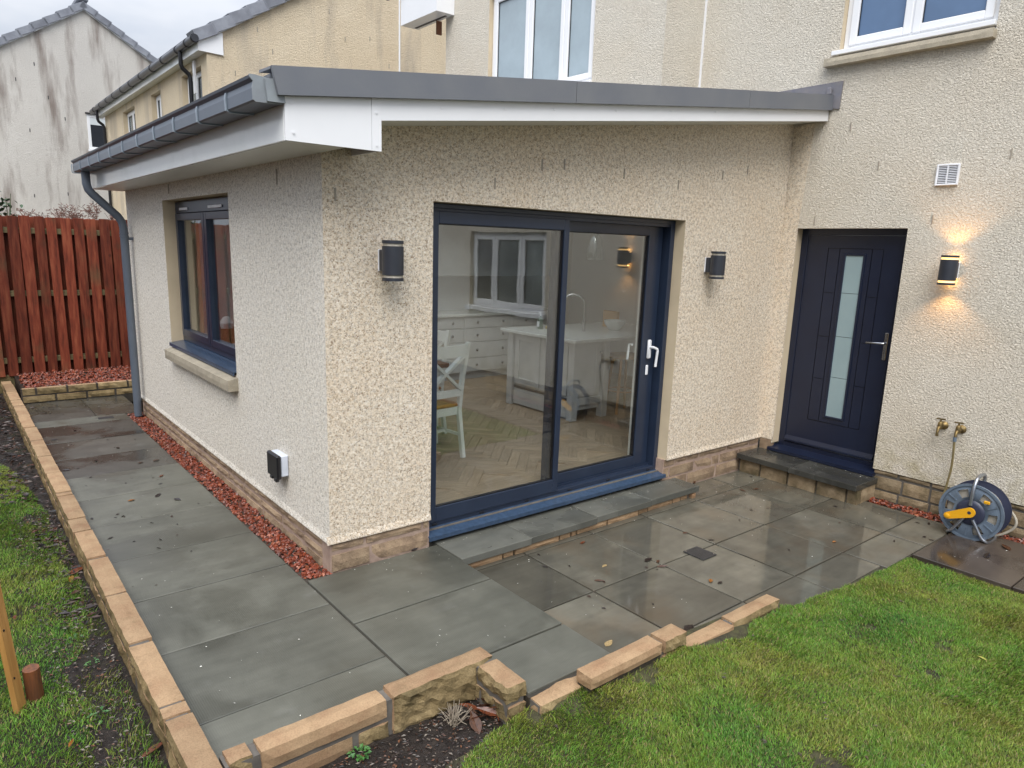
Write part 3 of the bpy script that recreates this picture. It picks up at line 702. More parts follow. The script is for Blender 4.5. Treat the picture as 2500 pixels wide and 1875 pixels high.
# apron piece between gutter end and verge trim
ap = MB(); ap.prism([(-.318, -.3065, 2.562), (-.40, -.3065, 2.560), (-.41, -.3065, 2.655), (-.33, -.3065, 2.665)], (0, -.018, 0), 'y'); ap.build('end_apron', M['gutter_end'], gut)
for i in range(11):
    y = .06 + i * .4855
    rb = MB(); ro = [(x - .006 if x < -.45 else x, yy, z - (.005 if z < 2.58 else 0)) for x, yy, z in gprof(y)]
    rb.prism([(-.325, y, 2.553), (-.449, y, 2.549), (-.464, y, 2.558), (-.4665, y, 2.612), (-.462, y, 2.639), (-.456, y, 2.639), (-.4605, y, 2.612), (-.459, y, 2.563), (-.448, y, 2.5565), (-.325, y, 2.5605)], (0, .022, 0), 'y'); rb.build('gutter_strap', M['rib'], gut)
# ---- downpipe with swan neck
def smooth_path(P, n=6):
    P = [Vector(p) for p in P]; out = []
    for i in range(len(P) - 1):
        p0, p1, p2, p3 = P[max(i - 1, 0)], P[i], P[i + 1], P[min(i + 2, len(P) - 1)]
        for k in range(n):
            t = k / n
            out.append(.5 * ((2 * p1) + (p2 - p0) * t + (2 * p0 - 5 * p1 + 4 * p2 - p3) * t * t + (3 * p1 - p0 - 3 * p2 + p3) * t ** 3))
    return out + [P[-1]]
dp = MB(); dx, dy = -.082, 4.66
dp.tube([(-.385, dy, 2.565), (-.385, dy, 2.44), (-.372, dy, 2.385), (-.34, dy, 2.345), (-.125, dy, 2.135), (-.095, dy, 2.085), (dx, dy, 2.02), (dx, dy, .02)], .040, 16)
dpo = dp.build('downpipe', M['gutter'], ext, smooth=True)
for z in (1.93, 1.96): MB().tube([(dx, dy, z), (dx, dy, z + .014)], .0445, 16).build('socket_ring', M['gutter'], dpo)
BX(dx, .0, dy - .02, dy + .02, 1.90, 1.93).build('pipe_bracket', M['gutter'], dpo)

# ---- side window
def box_frame(mb, axis, u0, u1, v0, v1, d0, d1, t, mi=0, c=.003):
    """rectangular frame from four butt-jointed bars; axis = plane normal ('x' or 'y')"""
    tb = t if isinstance(t, tuple) else (t, t, t, t)   # left,right,bottom,top
    rects = [(u0, u0 + tb[0], v0, v1), (u1 - tb[1], u1, v0, v1), (u0 + tb[0], u1 - tb[1], v0, v0 + tb[2]), (u0 + tb[0], u1 - tb[1], v1 - tb[3], v1)]
    for a, b, c_, d in rects:
        if axis == 'y': mb.box(a, b, d0, d1, c_, d, c, mi)
        else: mb.box(d0, d1, a, b, c_, d, c, mi)
    return mb
win = thing('side_window', '', ''); del win['label'], win['category']; win.parent = ext; win.matrix_parent_inverse = world_of(ext).inverted()
FX = .105
f = MB(); box_frame(f, 'x', 1.552, 3.364, 1.005, 2.250, FX, FX + .07, (.055, .055, .05, .095)); f.build('frame', M['frame'], win)
for (a, b) in ((2.465, 3.307), (1.612, 2.452)):
    s = MB(); box_frame(s, 'x', a, b, 1.057, 2.150, FX - .018, FX + .05, (.058, .058, .06, .058)); s.build('sash', M['frame'], win)
    BX(FX + .012, FX + .018, a + .056, b - .056, 1.115, 2.094).build('pane', M['glass'], win)
BX(FX - .014, FX + .06, 2.4525, 2.4645, 1.057, 2.150).build('mullion', M['frame'], win)
for (a, b) in ((2.95, 3.20), (2.02, 2.36)): BX(FX - .010, FX, a, b, 2.178, 2.200, .003).build('trickle_vent', M['white'], win)
sl = MB(); sl.prism([(FX + .02, 1.556, 1.005), (-.022, 1.556, .985), (-.022, 1.556, .955), (-.014, 1.556, .955), (-.014, 1.556, .975), (FX + .02, 1.556, .985)], (0, 1.804, 0), 'y'); sl.build('metal_sill', M['sillblue'], win)
ss = rough_stone(-.078, .12, 1.515, 3.335, .842, .930, ('-x',), .003, mats=(0, 0), chamfer=.004)
ss.v = [(x, y, z + (.022 * max(0, (x + .078) / .1) if z > .9 else 0)) for x, y, z in ss.v]
weld_build(ss, 'stone_sill', [M['sillstone']], win)

# ---- sliding door
sd_ = thing('sliding_door', '', ''); del sd_['label'], sd_['category']; sd_.parent = ext; sd_.matrix_parent_inverse = world_of(ext).inverted()
f = MB(); box_frame(f, 'y', .709, 3.115, .075, 2.197, .095, .25, (.035, .05, .045, .03)); f.build('frame', M['frame'], sd_)
BX(.744, 3.065, .105, .235, 2.145, 2.167).build('head_track', M['frame'], sd_)
BX(.744, 3.065, .150, .158, .12, .135).build('bottom_track', M['frame'], sd_)
for nm_, a, b, y0, t in (('front_leaf', .745, 1.917, .083, (.058, .05, .10, .075)), ('rear_leaf', 1.86, 3.05, .165, (.06, .165, .10, .078))):
    s = MB(); box_frame(s, 'y', a, b, .118, 2.150, y0, y0 + .055, t); s.build(nm_, M['frame'], sd_)
    BX(a + t[0] - .004, b - t[1] + .004, y0 + .022, y0 + .030, .118 + t[2] - .004, 2.150 - t[3] + .004).build('pane', M['glass'], sd_)
    gk = MB(); box_frame(gk, 'y', a + t[0] - .001, b - t[1] + .001, .118 + t[2] - .001, 2.150 - t[3] + .001, y0 + .012, y0 + .04, .007, c=0); gk.build('gasket', M['black'], sd_)
hd = MB(); hd.box(2.945, 2.985, .140, .164, 1.065, 1.225, .008); hd.tube([(2.965, .14, 1.165), (2.965, .105, 1.165), (3.005, .10, 1.150), (3.012, .10, 1.13), (2.998, .10, 1.0)], .011, 10); hd.build('handle', M['white'], sd_, smooth=True)
hk = MB(); hk.box(2.945, 2.975, .152, .164, .925, 1.01, .006); hk.build('keyhole_plate', M['white'], sd_)
ih = MB(); ih.tube([(2.845, .235, 1.18), (2.845, .27, 1.18), (2.84, .275, 1.05)], .010, 8); ih.build('inner_handle', M['white'], sd_, smooth=True)
slp = MB(); slp.prism([(.700, .10, .085), (.700, -.005, .058), (.700, -.005, .030), (.700, .004, .030), (.700, .004, .05), (.700, .10, .07)], (2.425, 0, 0), 'x'); slp.build('metal_sill', M['sillblue'], sd_)
for x in (.80, 1.20, 1.62, 2.06, 2.50, 3.0): BX(x - .02, x + .02, .088, .0965, .092, .104, .002).build('drain_cap', M['black'], sd_)
BX(2.955, 3.09, .275, .299, .16, 2.2).build('inner_trim', M['paint_white'], sd_)
# ---- step below the sliding door
stp = thing('door_step', 'long grey paved step on sandstone risers below the sliding door', 'step', (2, -.1, PZ))
BX(.76, 3.2, -.215, .055, -.15, -.055).build('step_core', M['mortar'], stp)
for a, b in ((.757, 1.352), (1.352, 2.008), (2.008, 2.643), (2.643, 3.275)): slab(a, b, -.292 + (a - .757) * .018, .055, 0.0, .05, M['slab_step'], stp, 'slab', .004)
x = .757
for wd in (.06, .30, .10, .42, .12, .06, .33, .36, .12, .32, .11, .10):
    b = min(x + wd, 3.235)
    if b - x > .03: weld_build(rough_stone(x + .004, b - .004, -.270 + U(-.004, .004) + (x - .757) * .016, -.2, -.108, -.054, ('-y',), .006, mats=(0, 0)), 'stone', [M['sand_top']], stp)
    x = b
weld_build(rough_stone(3.18, 3.238, -.255, .04, -.108, -.054, ('+x',), .006, mats=(0, 0)), 'stone', [M['sand_top']], stp)

# ================================================================== MAIN HOUSE
hs_ = thing('house', 'tall cream roughcast main house behind the extension with white windows', 'house', (L + 2, -2, -.1))
HB = .158
us = [-7.0, -4.735, -3.06, -1.502, -1.098, -.338, -.133, Y2]; vs = [-.1, HB, 1.07, 2.15, 2.195, 3.60, 4.85, 6.2]
def keep(i, j):
    if i in (1,) and j == 2: return False                  # kitchen window, beyond the frame
    if i == 4 or i == 5:
        pass
    if -1.0981 <= us[i] < -.134 and j in (1, 2, 3): return False    # door
    if -1.5021 <= us[i] < -.339 and j == 5: return False   # upper window
    if j == 0: return False
    return True
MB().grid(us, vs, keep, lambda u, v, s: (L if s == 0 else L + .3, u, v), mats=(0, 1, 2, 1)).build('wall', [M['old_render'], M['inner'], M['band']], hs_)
BX(L + .02, L + .3, -7, -1.115, -.25, HB).build('plinth_core', M['mortar'], hs_)
for (za, zb, ln) in ((-.11, -.02, (.2, .3)), (-.02, .105, (.2, .26)), (.11, HB + .002, (.2, .3))):
    t = -1.10
    while t > -4.2:
        b = t - U(*ln); weld_build(rough_stone(L + .006, L + .08, b + .004, t - .004, za + .004, zb - .004, ('-x',), .006, mats=(0, 0)), 'plinth_stone', [M['plinth_old']], hs_); t = b
wv = rough_stone(L - .012, L + .06, -.128, .0, -.1, .188, ('-x',), .008, mats=(0, 0)); weld_build(wv, 'plinth_stone', [M['plinth']], hs_)
# strip of new stone dash in the corner between the extension and the door
MB().prism([(L - .006, -.002, .19), (L - .006, -.134, .19), (L - .006, -.145, 2.2), (L - .006, -.20, 3.10), (L - .006, -.002, 3.08)], (.012, 0, 0), 'x').build('render_patch', M['dash_front'], hs_)
# wing: stepped forward upper wall
us = [Y2, 2.03, 3.855, 4.80]; vs = [2.95, 3.69, 4.95, 6.6]
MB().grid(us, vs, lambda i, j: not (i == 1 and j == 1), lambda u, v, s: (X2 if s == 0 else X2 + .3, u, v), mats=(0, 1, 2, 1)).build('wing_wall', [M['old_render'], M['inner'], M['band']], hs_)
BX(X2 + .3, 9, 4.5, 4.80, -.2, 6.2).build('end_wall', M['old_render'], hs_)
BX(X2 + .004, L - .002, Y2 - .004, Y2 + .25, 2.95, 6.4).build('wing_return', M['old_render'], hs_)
BX(L - .012, L - .0005, Y2 - .022, Y2 - .004, 3.3, 6.2).build('render_bead', M['upvc'], hs_)
BX(X2 - .004, X2 + .004, Y2 - .006, Y2 + .006, 3.3, 6.2).build('corner_bead', M['old_render'], hs_)
# eave box at the far corner of the wing
eb = MB(); eb.box(3.712, X2 - .002, 4.610, 5.5, 4.875, 5.6); eb.build('eave_box', M['upvc'], hs_)
BX(3.90, 3.935, 4.70, 5.45, 4.871, 4.876).build('eave_vent', M['louvre_dark'], hs_)
MB().tube([(3.64, 5.52, 5.28), (3.64, 5.75, 5.28)], .05, 12).build('gutter', M['blackgut'], hs_, smooth=True)
BX(X2 - .06, X2 + .02, 4.93, 4.95, 4.70, 4.868).build('rusty_bracket', M['rust'], hs_)
# main roof (above the frame)
rr = MB(); rr.prism([(L - .35, -7.2, 6.15), (8.5, -7.2, 8.6), (12.6, -7.2, 6.15)], (0, 11.8, 0), 'y'); rr.build('roof', M['roofslab'], hs_)

def casement(name, u0, u1, v0, v1, xface, mull, panemat, parent, sill=None, ft=.05, st_=.062, depth=.075):
    w_ = bpy.data.objects.new(name, None); col.objects.link(w_); w_.parent = parent; w_.matrix_parent_inverse = world_of(parent).inverted()
    f = MB(); box_frame(f, 'x', u0, u1, v0, v1, xface, xface + depth, ft); f.build('frame', M['upvc'], w_)
    ed = [u0 + ft - .012] + mull + [u1 - ft + .012]
    for a, b in zip(ed[:-1], ed[1:]):
        s = MB(); box_frame(s, 'x', a + .006, b - .006, v0 + ft - .012, v1 - ft + .012, xface - .016, xface + .05, st_, c=.006); s.build('sash', M['upvc'], w_)
        pm = panemat if not isinstance(panemat, list) else panemat.pop(0)
        BX(xface + .012, xface + .02, a + .066, b - .066, v0 + ft + .048, v1 - ft - .048).build('pane', pm, w_)
        gk = MB(); box_frame(gk, 'x', a + .067, b - .067, v0 + ft + .049, v1 - ft - .049, xface + .002, xface + .014, .006, c=0); gk.build('gasket', M['black'], w_)
    for mu in mull: BX(xface - .004, xface + .05, mu - .006, mu + .006, v0 + ft, v1 - ft).build('mullion', M['upvc'], w_)
    return w_
w1 = casement('upper_window', -1.50, -.340, 3.665, 4.84, L + .06, [-.885], M['pane_blue'], hs_)
BX(L - .035, L + .06, -1.50, -.285, 3.628, 3.664, .004).build('white_sill', M['upvc'], w1)
ss = rough_stone(L - .075, L + .1, -1.515, -.243, 3.535, 3.605, (), .003, mats=(0, 0), chamfer=.004); weld_build(ss, 'stone_sill', [M['sillstone']], w1)
w2 = casement('wing_window', 2.035, 3.850, 3.70, 4.94, X2 + .06, [2.54, 3.145], M['pane_pale'], hs_)
BX(X2 - .03, X2 + .06, 2.03, 3.85, 3.66, 3.70, .004).build('white_sill', M['upvc'], w2)
w3 = casement('kitchen_window', -4.73, -3.065, 1.10, 2.145, L + .06, [-4.20, -3.62], [M['pane_dark'], M['pane_rain'], M['pane_rain']], hs_)
BX(L - .05, L + .06, -4.78, -3.02, 1.035, 1.098, .006).build('white_sill', M['upvc'], w3)
# ---- the navy door
dr = bpy.data.objects.new('back_door', None); col.objects.link(dr); dr.parent = hs_; dr.matrix_parent_inverse = world_of(hs_).inverted()
DX = L + .115
f = MB(); box_frame(f, 'x', -1.102, -.129, .125, 2.20, DX, DX + .07, (.06, .065, .05, .06)); f.build('frame', M['navy'], dr)
yl, yr = -1.035, -.197
us = sorted({yl, yr, -.392, -.398, -.498, -.504, -.782, -.788, -.876, -.882, -.560, -.722, -.548, -.734}); 
zt_, zb_ = 2.022, .440
vs = sorted({.18, 2.138, zt_, zt_ + .006, zb_, zb_ - .006, 1.634, 1.628, 1.236, 1.230, .842, .836, 1.630 - .012, 1.624 - .012, 1.228 - .012, 1.222 - .012, .838 - .012, .832 - .012, .49, .50, 1.968, 1.978})
GX = DX + .012
def groove(u, v):
    inz = zb_ - .006 <= v <= zt_ + .006
    if inz and any(a <= u <= a + .006 for a in (-.398, -.504, -.788, -.882)): return True
    if -.882 <= u <= -.392 and (zt_ <= v <= zt_ + .006 or zb_ - .006 <= v <= zb_): return True
    if -.504 <= u <= -.392 and any(a - .006 <= v <= a for a in (1.634, 1.236, .842)): return True
    if -.882 <= u <= -.782 and any(a - .006 <= v <= a for a in (1.618, 1.216, .826)): return True
    return False
def isglass(u, v): return -.722 <= u <= -.560 and .50 <= v <= 1.968
mid = lambda L_, i: (L_[i] + L_[i + 1]) / 2
MB().grid(us, vs, lambda i, j: not groove(mid(us, i), mid(vs, j)) and not isglass(mid(us, i), mid(vs, j)), lambda u, v, s: (DX + .008 if s == 0 else DX + .05, u, v), mats=(0, 0, 1, 0)).build('door_leaf', [M['navy'], M['groove']], dr)
BX(DX + .016, DX + .045, yl + .01, yr - .01, .19, 2.12).build('groove_backing', M['groove'], dr)
gf = MB(); box_frame(gf, 'x', -.736, -.546, .486, 1.982, DX - .004, DX + .012, .018); gf.build('glazing_bead', M['navy'], dr)
for a, b in ((.50, .868), (.872, 1.243), (1.247, 1.633), (1.637, 1.968)): BX(DX + .006, DX + .0155, -.721, -.561, a, b).build('glass_panel', M['frost'], dr)
hb_ = MB(); hb_.box(DX - .006, DX + .007, -1.022, -.990, 1.085, 1.325, .005); hb_.build('handle_plate', M['steel'], dr)
hl = MB(); hl.tube([(DX, -1.006, 1.235), (DX - .05, -1.006, 1.235), (DX - .055, -.99, 1.235), (DX - .055, -.865, 1.228)], .0095, 10); hl.build('handle', M['steel'], dr, smooth=True)
MB().lathe([(.008, 0), (.008, .004)], (DX - .009, -1.006, 1.125), 'x', 12).build('keyhole', M['steel'], dr)
wbar = MB(); wbar.prism([(DX - .015, yl, .205), (DX + .01, yl, .245), (DX + .01, yl, .19), (DX - .015, yl, .19)], (0, yr - yl, 0), 'y'); wbar.build('weather_bar', M['navy'], dr)
sl = MB(); sl.prism([(DX + .02, -1.118, .135), (L - .035, -1.118, .118), (L - .035, -1.118, .090), (DX + .02, -1.118, .090)], (0, 1.012, 0), 'y'); sl.build('metal_sill', M['navy'], dr)
# ---- step at the navy door
st2 = thing('door_step', 'short dark wet step of two slabs below the navy door', 'step', (4.4, -.55, PZ))
BX(4.25, L + .08, -1.12, .0, -.2, .030).build('step_core', M['mortar'], st2)
slab(4.178, L - .003, -.540, -.004, .084, .05, M['slab_dark'], st2); slab(4.165, L - .003, -1.158, -.540, .084, .05, M['slab_dark'], st2)
t = -.015
for wd in (.22, .28, .27, .27, .10):
    weld_build(rough_stone(4.222, 4.30, t - wd + .004, t - .004, -.105, .032, ('-x',), .008, mats=(0, 0)), 'stone', [M['plinth_old']], st2); t -= wd
weld_build(rough_stone(4.30, 4.56, -1.152, -1.06, -.105, .032, ('-y',), .008, mats=(0, 0)), 'stone', [M['plinth_old']], st2)
# ================================================================== NEIGHBOURS
nb = thing('neighbour_house', 'cream roughcast neighbouring house with black gutter and downpipes', 'house', (6, 13, 0))
NX, NY, NE = 2.16, 9.0, 17.6
RX = 6.6
zv = lambda x: 4.985 + (x - 2.03) * .625      # underside of the verge
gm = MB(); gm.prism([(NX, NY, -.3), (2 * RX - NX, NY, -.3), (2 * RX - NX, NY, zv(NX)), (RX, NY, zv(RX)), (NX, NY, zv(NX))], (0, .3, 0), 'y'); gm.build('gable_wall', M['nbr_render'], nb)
us = [NY + .3, 9.34, 10.52, 12.02, 12.78, 14.28, 15.50, NE]; vs = [-.3, 3.72, 4.745, 5.1]
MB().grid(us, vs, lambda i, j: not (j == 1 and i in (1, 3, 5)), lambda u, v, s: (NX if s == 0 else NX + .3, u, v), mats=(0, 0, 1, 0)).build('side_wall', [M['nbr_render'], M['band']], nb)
for a, b in ((9.35, 10.51), (12.03, 12.77), (14.29, 15.49)):
    casement('window', a, b, 3.74, 4.735, NX + .10, [(a + b) / 2], M['pane_rain'], nb)
    BX(NX - .05, NX + .1, a - .05, b + .05, 3.66, 3.735).build('stone_sill', M['sillstone'], nb)
nr = MB(); nr.prism([(1.99, NY - .06, zv(1.99) + .11), (RX, NY - .06, zv(RX) + .11), (RX, NY - .06, zv(RX) + .24), (1.99, NY - .06, zv(1.99) + .20)], (0, NE - NY + .2, 0), 'y')
nr.prism([(RX, NY - .06, zv(RX) + .11), (2 * RX - 2, NY - .06, zv(1.99) + .11), (2 * RX - 2, NY - .06, zv(1.99) + .2), (RX, NY - .06, zv(RX) + .24)], (0, NE - NY + .2, 0), 'y')
nroof = nr.build('roof', M['tile'], nb)
def verge_tiles(parent, x0, zf, y, step, n, sgn=1, slope=.625, dep=.34):
    h = math.hypot(1, slope); me = None
    for k in range(n):
        xa = x0 + sgn * k * step
        if me is None:
            t = MB(); d = step * h * 1.12; t.box(0, d, 0, dep, 0, .09, .006); t.box(.0, d, -.012, 0, -.085, .088, .004)
            me = t.mesh('tile', M['tile'])
        o = put('tile', me, parent, (xa, y, zf(xa) + .13 + U(-.004, .004)), (0, -math.atan(slope) + R(5.), 0) if sgn > 0 else (0, math.atan(slope) + pi - 0 + R(2.6), 0))
        if sgn < 0: o.rotation_euler = (0, -pi + math.atan(slope) + R(-2.6) + pi, 0); o.scale = (-1, 1, 1)
verge_tiles(nroof, 1.97, zv, NY - .075, .285, 16)
gvb = MB(); gvb.prism([(2.40, NY - .045, zv(2.40)), (RX, NY - .045, zv(RX)), (RX, NY - .045, zv(RX) + .115), (2.03, NY - .045, zv(2.03) + .115), (2.03, NY - .045, zv(2.03) + .0)], (0, .02, 0), 'y'); gvb.build('verge_board', M['upvc'], nb)
eb = MB(); eb.prism([(2.035, NY - .03, 4.885), (2.42, NY - .03, 4.875), (2.42, NY - .03, 5.22), (2.035, NY - .03, 5.0)], (0, .5, 0), 'y'); eb.build('eave_box', M['upvc'], nb)
BX(2.035, NX, NY + .3, NE + .3, 4.885, 4.905).build('soffit', M['soffit'], nb)
BX(2.020, 2.036, NY - .03, NE + .3, 4.885, 5.05).build('fascia', M['upvc_grey'], nb)
gg = MB(); gg.tube([(1.965, NY - .10, 5.045), (1.965, NE + .55, 5.045)], .058, 14); ng = gg.build('gutter', M['blackgut'], nb, smooth=True)
for y in (8.95, 9.35, 9.93, 10.88, 11.70, 12.60, 13.52, 14.36, 15.26, 16.02, 16.84, 17.69): MB().tube([(1.965, y - .022, 5.045), (1.965, y + .022, 5.045)], .068, 14).build('gutter_strap', M['black'], ng, smooth=True)
for y in (9.78, 17.45):
    p = MB(); p.tube([(1.965, y, 5.0), (1.965, y, 4.80), (1.985, y, 4.74), (2.085, y, 4.66), (2.105, y, 4.60), (2.105, y, -.2)], .036, 10); d_ = p.build('downpipe', M['black'], nb, smooth=True)
    for z in (3.9, 2.2): BX(2.07, 2.158, y - .05, y + .05, z, z + .03).build('pipe_bracket', M['black'], d_)
BX(5.715, 5.745, NY - .012, NY - .002, 3.0, 6.9).build('render_bead', M['upvc'], nb)
BX(2.13, NX - .002, 9.62, 9.72, 4.35, 4.86).build('junction_box', M['upvc'], nb)

fh = thing('far_house', 'grey streaked gable end of the house farthest back on the left', 'house', (2.3, 22, 0))
FY = 20.0; AX = 2.28
fz = lambda x: 7.93 - abs(x - AX) * .645
gm = MB(); xs_ = [-3.4, 2.13, 2.69, AX + 5.68]
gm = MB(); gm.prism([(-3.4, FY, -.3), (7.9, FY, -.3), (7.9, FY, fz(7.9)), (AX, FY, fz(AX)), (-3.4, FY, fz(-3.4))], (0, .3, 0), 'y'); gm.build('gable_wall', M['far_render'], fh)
fr_ = MB()
for s in (1, -1):
    xe = AX - s * 6.0
    fr_.prism([(AX, FY - .07, fz(AX) + .11), (xe, FY - .07, fz(xe) + .11), (xe, FY - .07, fz(xe) + .2), (AX, FY - .07, fz(AX) + .2)], (0, 8, 0), 'y')
froof = fr_.build('roof', M['tile'], fh)
verge_tiles(froof, AX - 12 * .315, lambda x: fz(x), FY - .085, .315, 12, 1, .645)
def vt2():
    h = math.hypot(1, .645); step = .315; d = step * h * 1.12
    t = MB(); t.box(-d, 0, 0, .34, 0, .09, .006); t.box(-d, .0, -.012, 0, -.085, .088, .004); me = t.mesh('tile', M['tile'])
    for k in range(9):
        xa = AX + (k + 1) * step
        put('tile', me, froof, (xa, FY - .085, fz(xa) + .13 + U(-.004, .004)), (0, math.atan(.645) - R(5.), 0))
vt2()
BX(AX - .13, AX + .13, FY - .11, FY + 7.5, fz(AX) + .20, fz(AX) + .34, .03).build('ridge_tile', M['tile'], froof)
vb = MB()
for s in (1, -1):
    xe = AX - s * 6.0; vb.prism([(AX, FY - .05, fz(AX) - .02), (xe, FY - .05, fz(xe) - .02), (xe, FY - .05, fz(xe) + .115), (AX, FY - .05, fz(AX) + .115)], (0, .02 + .002 * s, 0), 'y')
vb.build('verge_board', M['upvc'], fh)
fw = bpy.data.objects.new('window', None); col.objects.link(fw); fw.parent = fh; fw.matrix_parent_inverse = world_of(fh).inverted()
f = MB(); box_frame(f, 'y', 2.135, 2.68, 4.30, 5.24, FY - .02, FY + .05, .075); f.build('frame', M['upvc'], fw)
BX(2.20, 2.62, FY - .004, FY + .02, 4.37, 5.17).build('pane', M['pane_dark'], fw)
BX(2.205, 2.615, FY - .012, FY - .0045, 4.97, 5.165).build('blind', M['blind'], fw)
BX(2.10, 2.71, FY - .06, FY - .021, 5.242, 5.28).build('hood', M['black'], fw)
BX(2.10, 2.71, FY - .08, FY - .021, 4.24, 4.296).build('sill', M['upvc'], fw)
for (px, pz) in ((1.0, 6.3), (.55, 5.85), (1.25, 5.5), (1.6, 5.0), (3.2, 5.95), (.75, 4.6), (1.5, 3.0), (.7, 2.9), (2.1, 2.8)): BX(px, px + .02, FY - .006, FY + .01, pz, pz + .09).build('weep_vent', M['louvre_dark'], fh)
# weep vents: little slotted plastic strips in the render
for (x, z) in ((1.55, 2.12 + .33), (1.16, 2.30), (.07, 2.16), (2.35, 2.46), (2.98, 2.43), (3.55, 2.55), (1.75, 2.47), (3.9, 2.62)): BX(x, x + .009, -.006, .004, z, z + .07).build('weep_vent', M['weep'], ext)
BX(-.006, .004, .62, .63, 2.27, 2.36).build('weep_vent', M['weep'], ext); BX(-.006, .004, 3.1, 3.11, 2.31, 2.39).build('weep_vent', M['weep'], ext)
for (y, z) in ((-.795, 2.665), (-1.733, 2.69), (-1.272, 2.228), (-.30, 2.23), (-.52, 3.0)): BX(L - .007, L + .005, y - .004, y + .004, z, z + .07).build('weep_vent', M['weep'], hs_)
for (x, z) in ((3.25, 5.05), (4.1, 4.9), (4.3, 5.9), (4.6, 5.5), (5.1, 5.6), (5.5, 5.2), (3.0, 5.35), (3.35, 4.75), (2.6, 4.6), (6.3, 6.1)): BX(x, x + .012, NY - .006, NY + .004, z, z + .08).build('weep_vent', M['weep'], nb)

# ================================================================== FENCES
def fence(label, origin, length, ang, n, pitch, groups, seed):
    random.seed(seed)
    t = thing('fence', label, 'fence', origin); t.rotation_euler = (0, 0, ang)
    bm_ = BX(-.058, .058, -.011, .011, 0, 2.03, .003).mesh('board', M['board'])
    def putl(nm, me, loc, rot=(0, 0, 0), sc_=None):
        o = bpy.data.objects.new(nm, me); col.objects.link(o); o.parent = t; o.location = loc; o.rotation_euler = rot
        if sc_: o.scale = sc_
        return o
    for k in range(n):
        putl('board', bm_, (k * pitch + U(-.006, .006), -.055, .12 + U(-.004, .004)), (U(-.004, .004), U(-.007, .007), U(-.03, .03)), (U(.92, 1.06), 1, U(.997, 1.003)))
        putl('board', bm_, ((k + .5) * pitch + U(-.006, .006), .04, .12 + U(-.004, .004)), (0, U(-.006, .006), 0), (U(.94, 1.06), 1, U(.994, .999)))
    for z in (.32, 1.18, 1.97): putl('rail', BX(-.1, length, -.042, .027, z - .036, z + .036, .004).mesh('rail', M['rail']), (0, 0, 0))
    for k in range(int(length / 1.8) + 1): putl('post', BX(k * 1.8 - .05, k * 1.8 + .05, -.03, .07, -.3, 2.02, .004).mesh('post', M['rail']), (-.05, .06, 0))
    putl('gravel_board', BX(-.1, length, -.03, .02, -.1, .135, .004).mesh('gravel_board', M['rail']), (0, 0, 0))
    return t
fence('red brown double sided timber fence across the end of the path', (-3.37, 7.33, 0), 5.6, 0, 38, .148, None, 3)
fence('red brown timber fence along the left side of the garden', (-3.42, -3.9, 0), 11.2, pi / 2, 75, .148, None, 4)
random.seed(11)
# dark backing post at the joint of kerb and fence
# ---- plants behind the fence
def leafy(name, label, c, rad, n, size, mat, cat='shrub'):
    t = thing(name, label, cat, (c[0], c[1], 0))
    m = MB()
    for k in range(9):
        a = U(0, 6.28); tip = Vector((c[0] + rad[0] * .7 * math.cos(a), c[1] + rad[1] * .7 * math.sin(a), c[2] + rad[2] * U(.1, .8)))
        b0 = Vector((c[0] + U(-.08, .08), c[1] + U(-.08, .08), 0.0)); m.tube([b0, (b0 + tip) / 2 + Vector((U(-.1, .1), U(-.1, .1), .1)), tip], [.012, .008, .004], 5)
    m.build('stems', M['stem'], t)
    lv = MB()
    for k in range(n):
        p = Vector((rng.normal(0, .45), rng.normal(0, .45), rng.normal(0, .45)))
        p = Vector((c[0] + p.x * rad[0], c[1] + p.y * rad[1], c[2] + p.z * rad[2])); s = size * U(.6, 1.3)
        q = Matrix.Rotation(U(0, 6.28), 3, 'Z') @ Matrix.Rotation(U(-.9, .9), 3, 'X') @ Matrix.Rotation(U(-.6, .6), 3, 'Y')
        lv.add([p + q @ Vector(v) for v in ((0, 0, 0), (s * .3, s * .4, s * .06), (s * .22, s * .8, 0), (0, s * 1.15, -s * .12), (-s * .22, s * .8, 0), (-s * .3, s * .4, s * .06), (0, s * .5, -s * .03))],
               [(0, 1, 6), (1, 2, 6), (2, 3, 6), (3, 4, 6), (4, 5, 6), (5, 0, 6)])
    o = lv.build('leaves', mat, t, recalc=False); o['kind'] = 'stuff'; return t
leafy('shrub', 'green leafy shrub showing above the fence at the left edge', (-1.05, 8.1, 2.17), (.42, .4, .35), 260, .085, M['bushleaf'])
def twigs(label, x0, x1, y, z, n):
    t = thing('dead_shrub', label, 'shrub', ((x0 + x1) / 2, y, 0)); m = MB()
    for k in range(n):
        b = Vector((U(x0, x1), y + U(-.2, .2), z - .9)); tip = b + Vector((U(-.25, .25), U(-.1, .1), U(.8, 1.12)))
        m.tube([b, (b + tip) / 2 + Vector((U(-.06, .06), 0, .1)), tip], [.006, .005, .003], 4)
        for q in range(9):
            a = U(0, 6.28); d = tip + Vector((math.cos(a) * U(.04, .13), math.sin(a) * .1, U(-.03, .06))); m.tube([tip - Vector((0, 0, U(.0, .10))), d], [.0035, .0025], 3)
            e2 = d + Vector((U(-.05, .05), U(-.05, .05), U(-.03, .04))); m.tube([d, e2], [.003, .006], 3)
    o = m.build('twigs', M['twig'], t, recalc=False); return t
twigs('bare reddish seed heads of a dead shrub above the fence beside the downpipe', -.55, .45, 7.95, 2.10, 34)
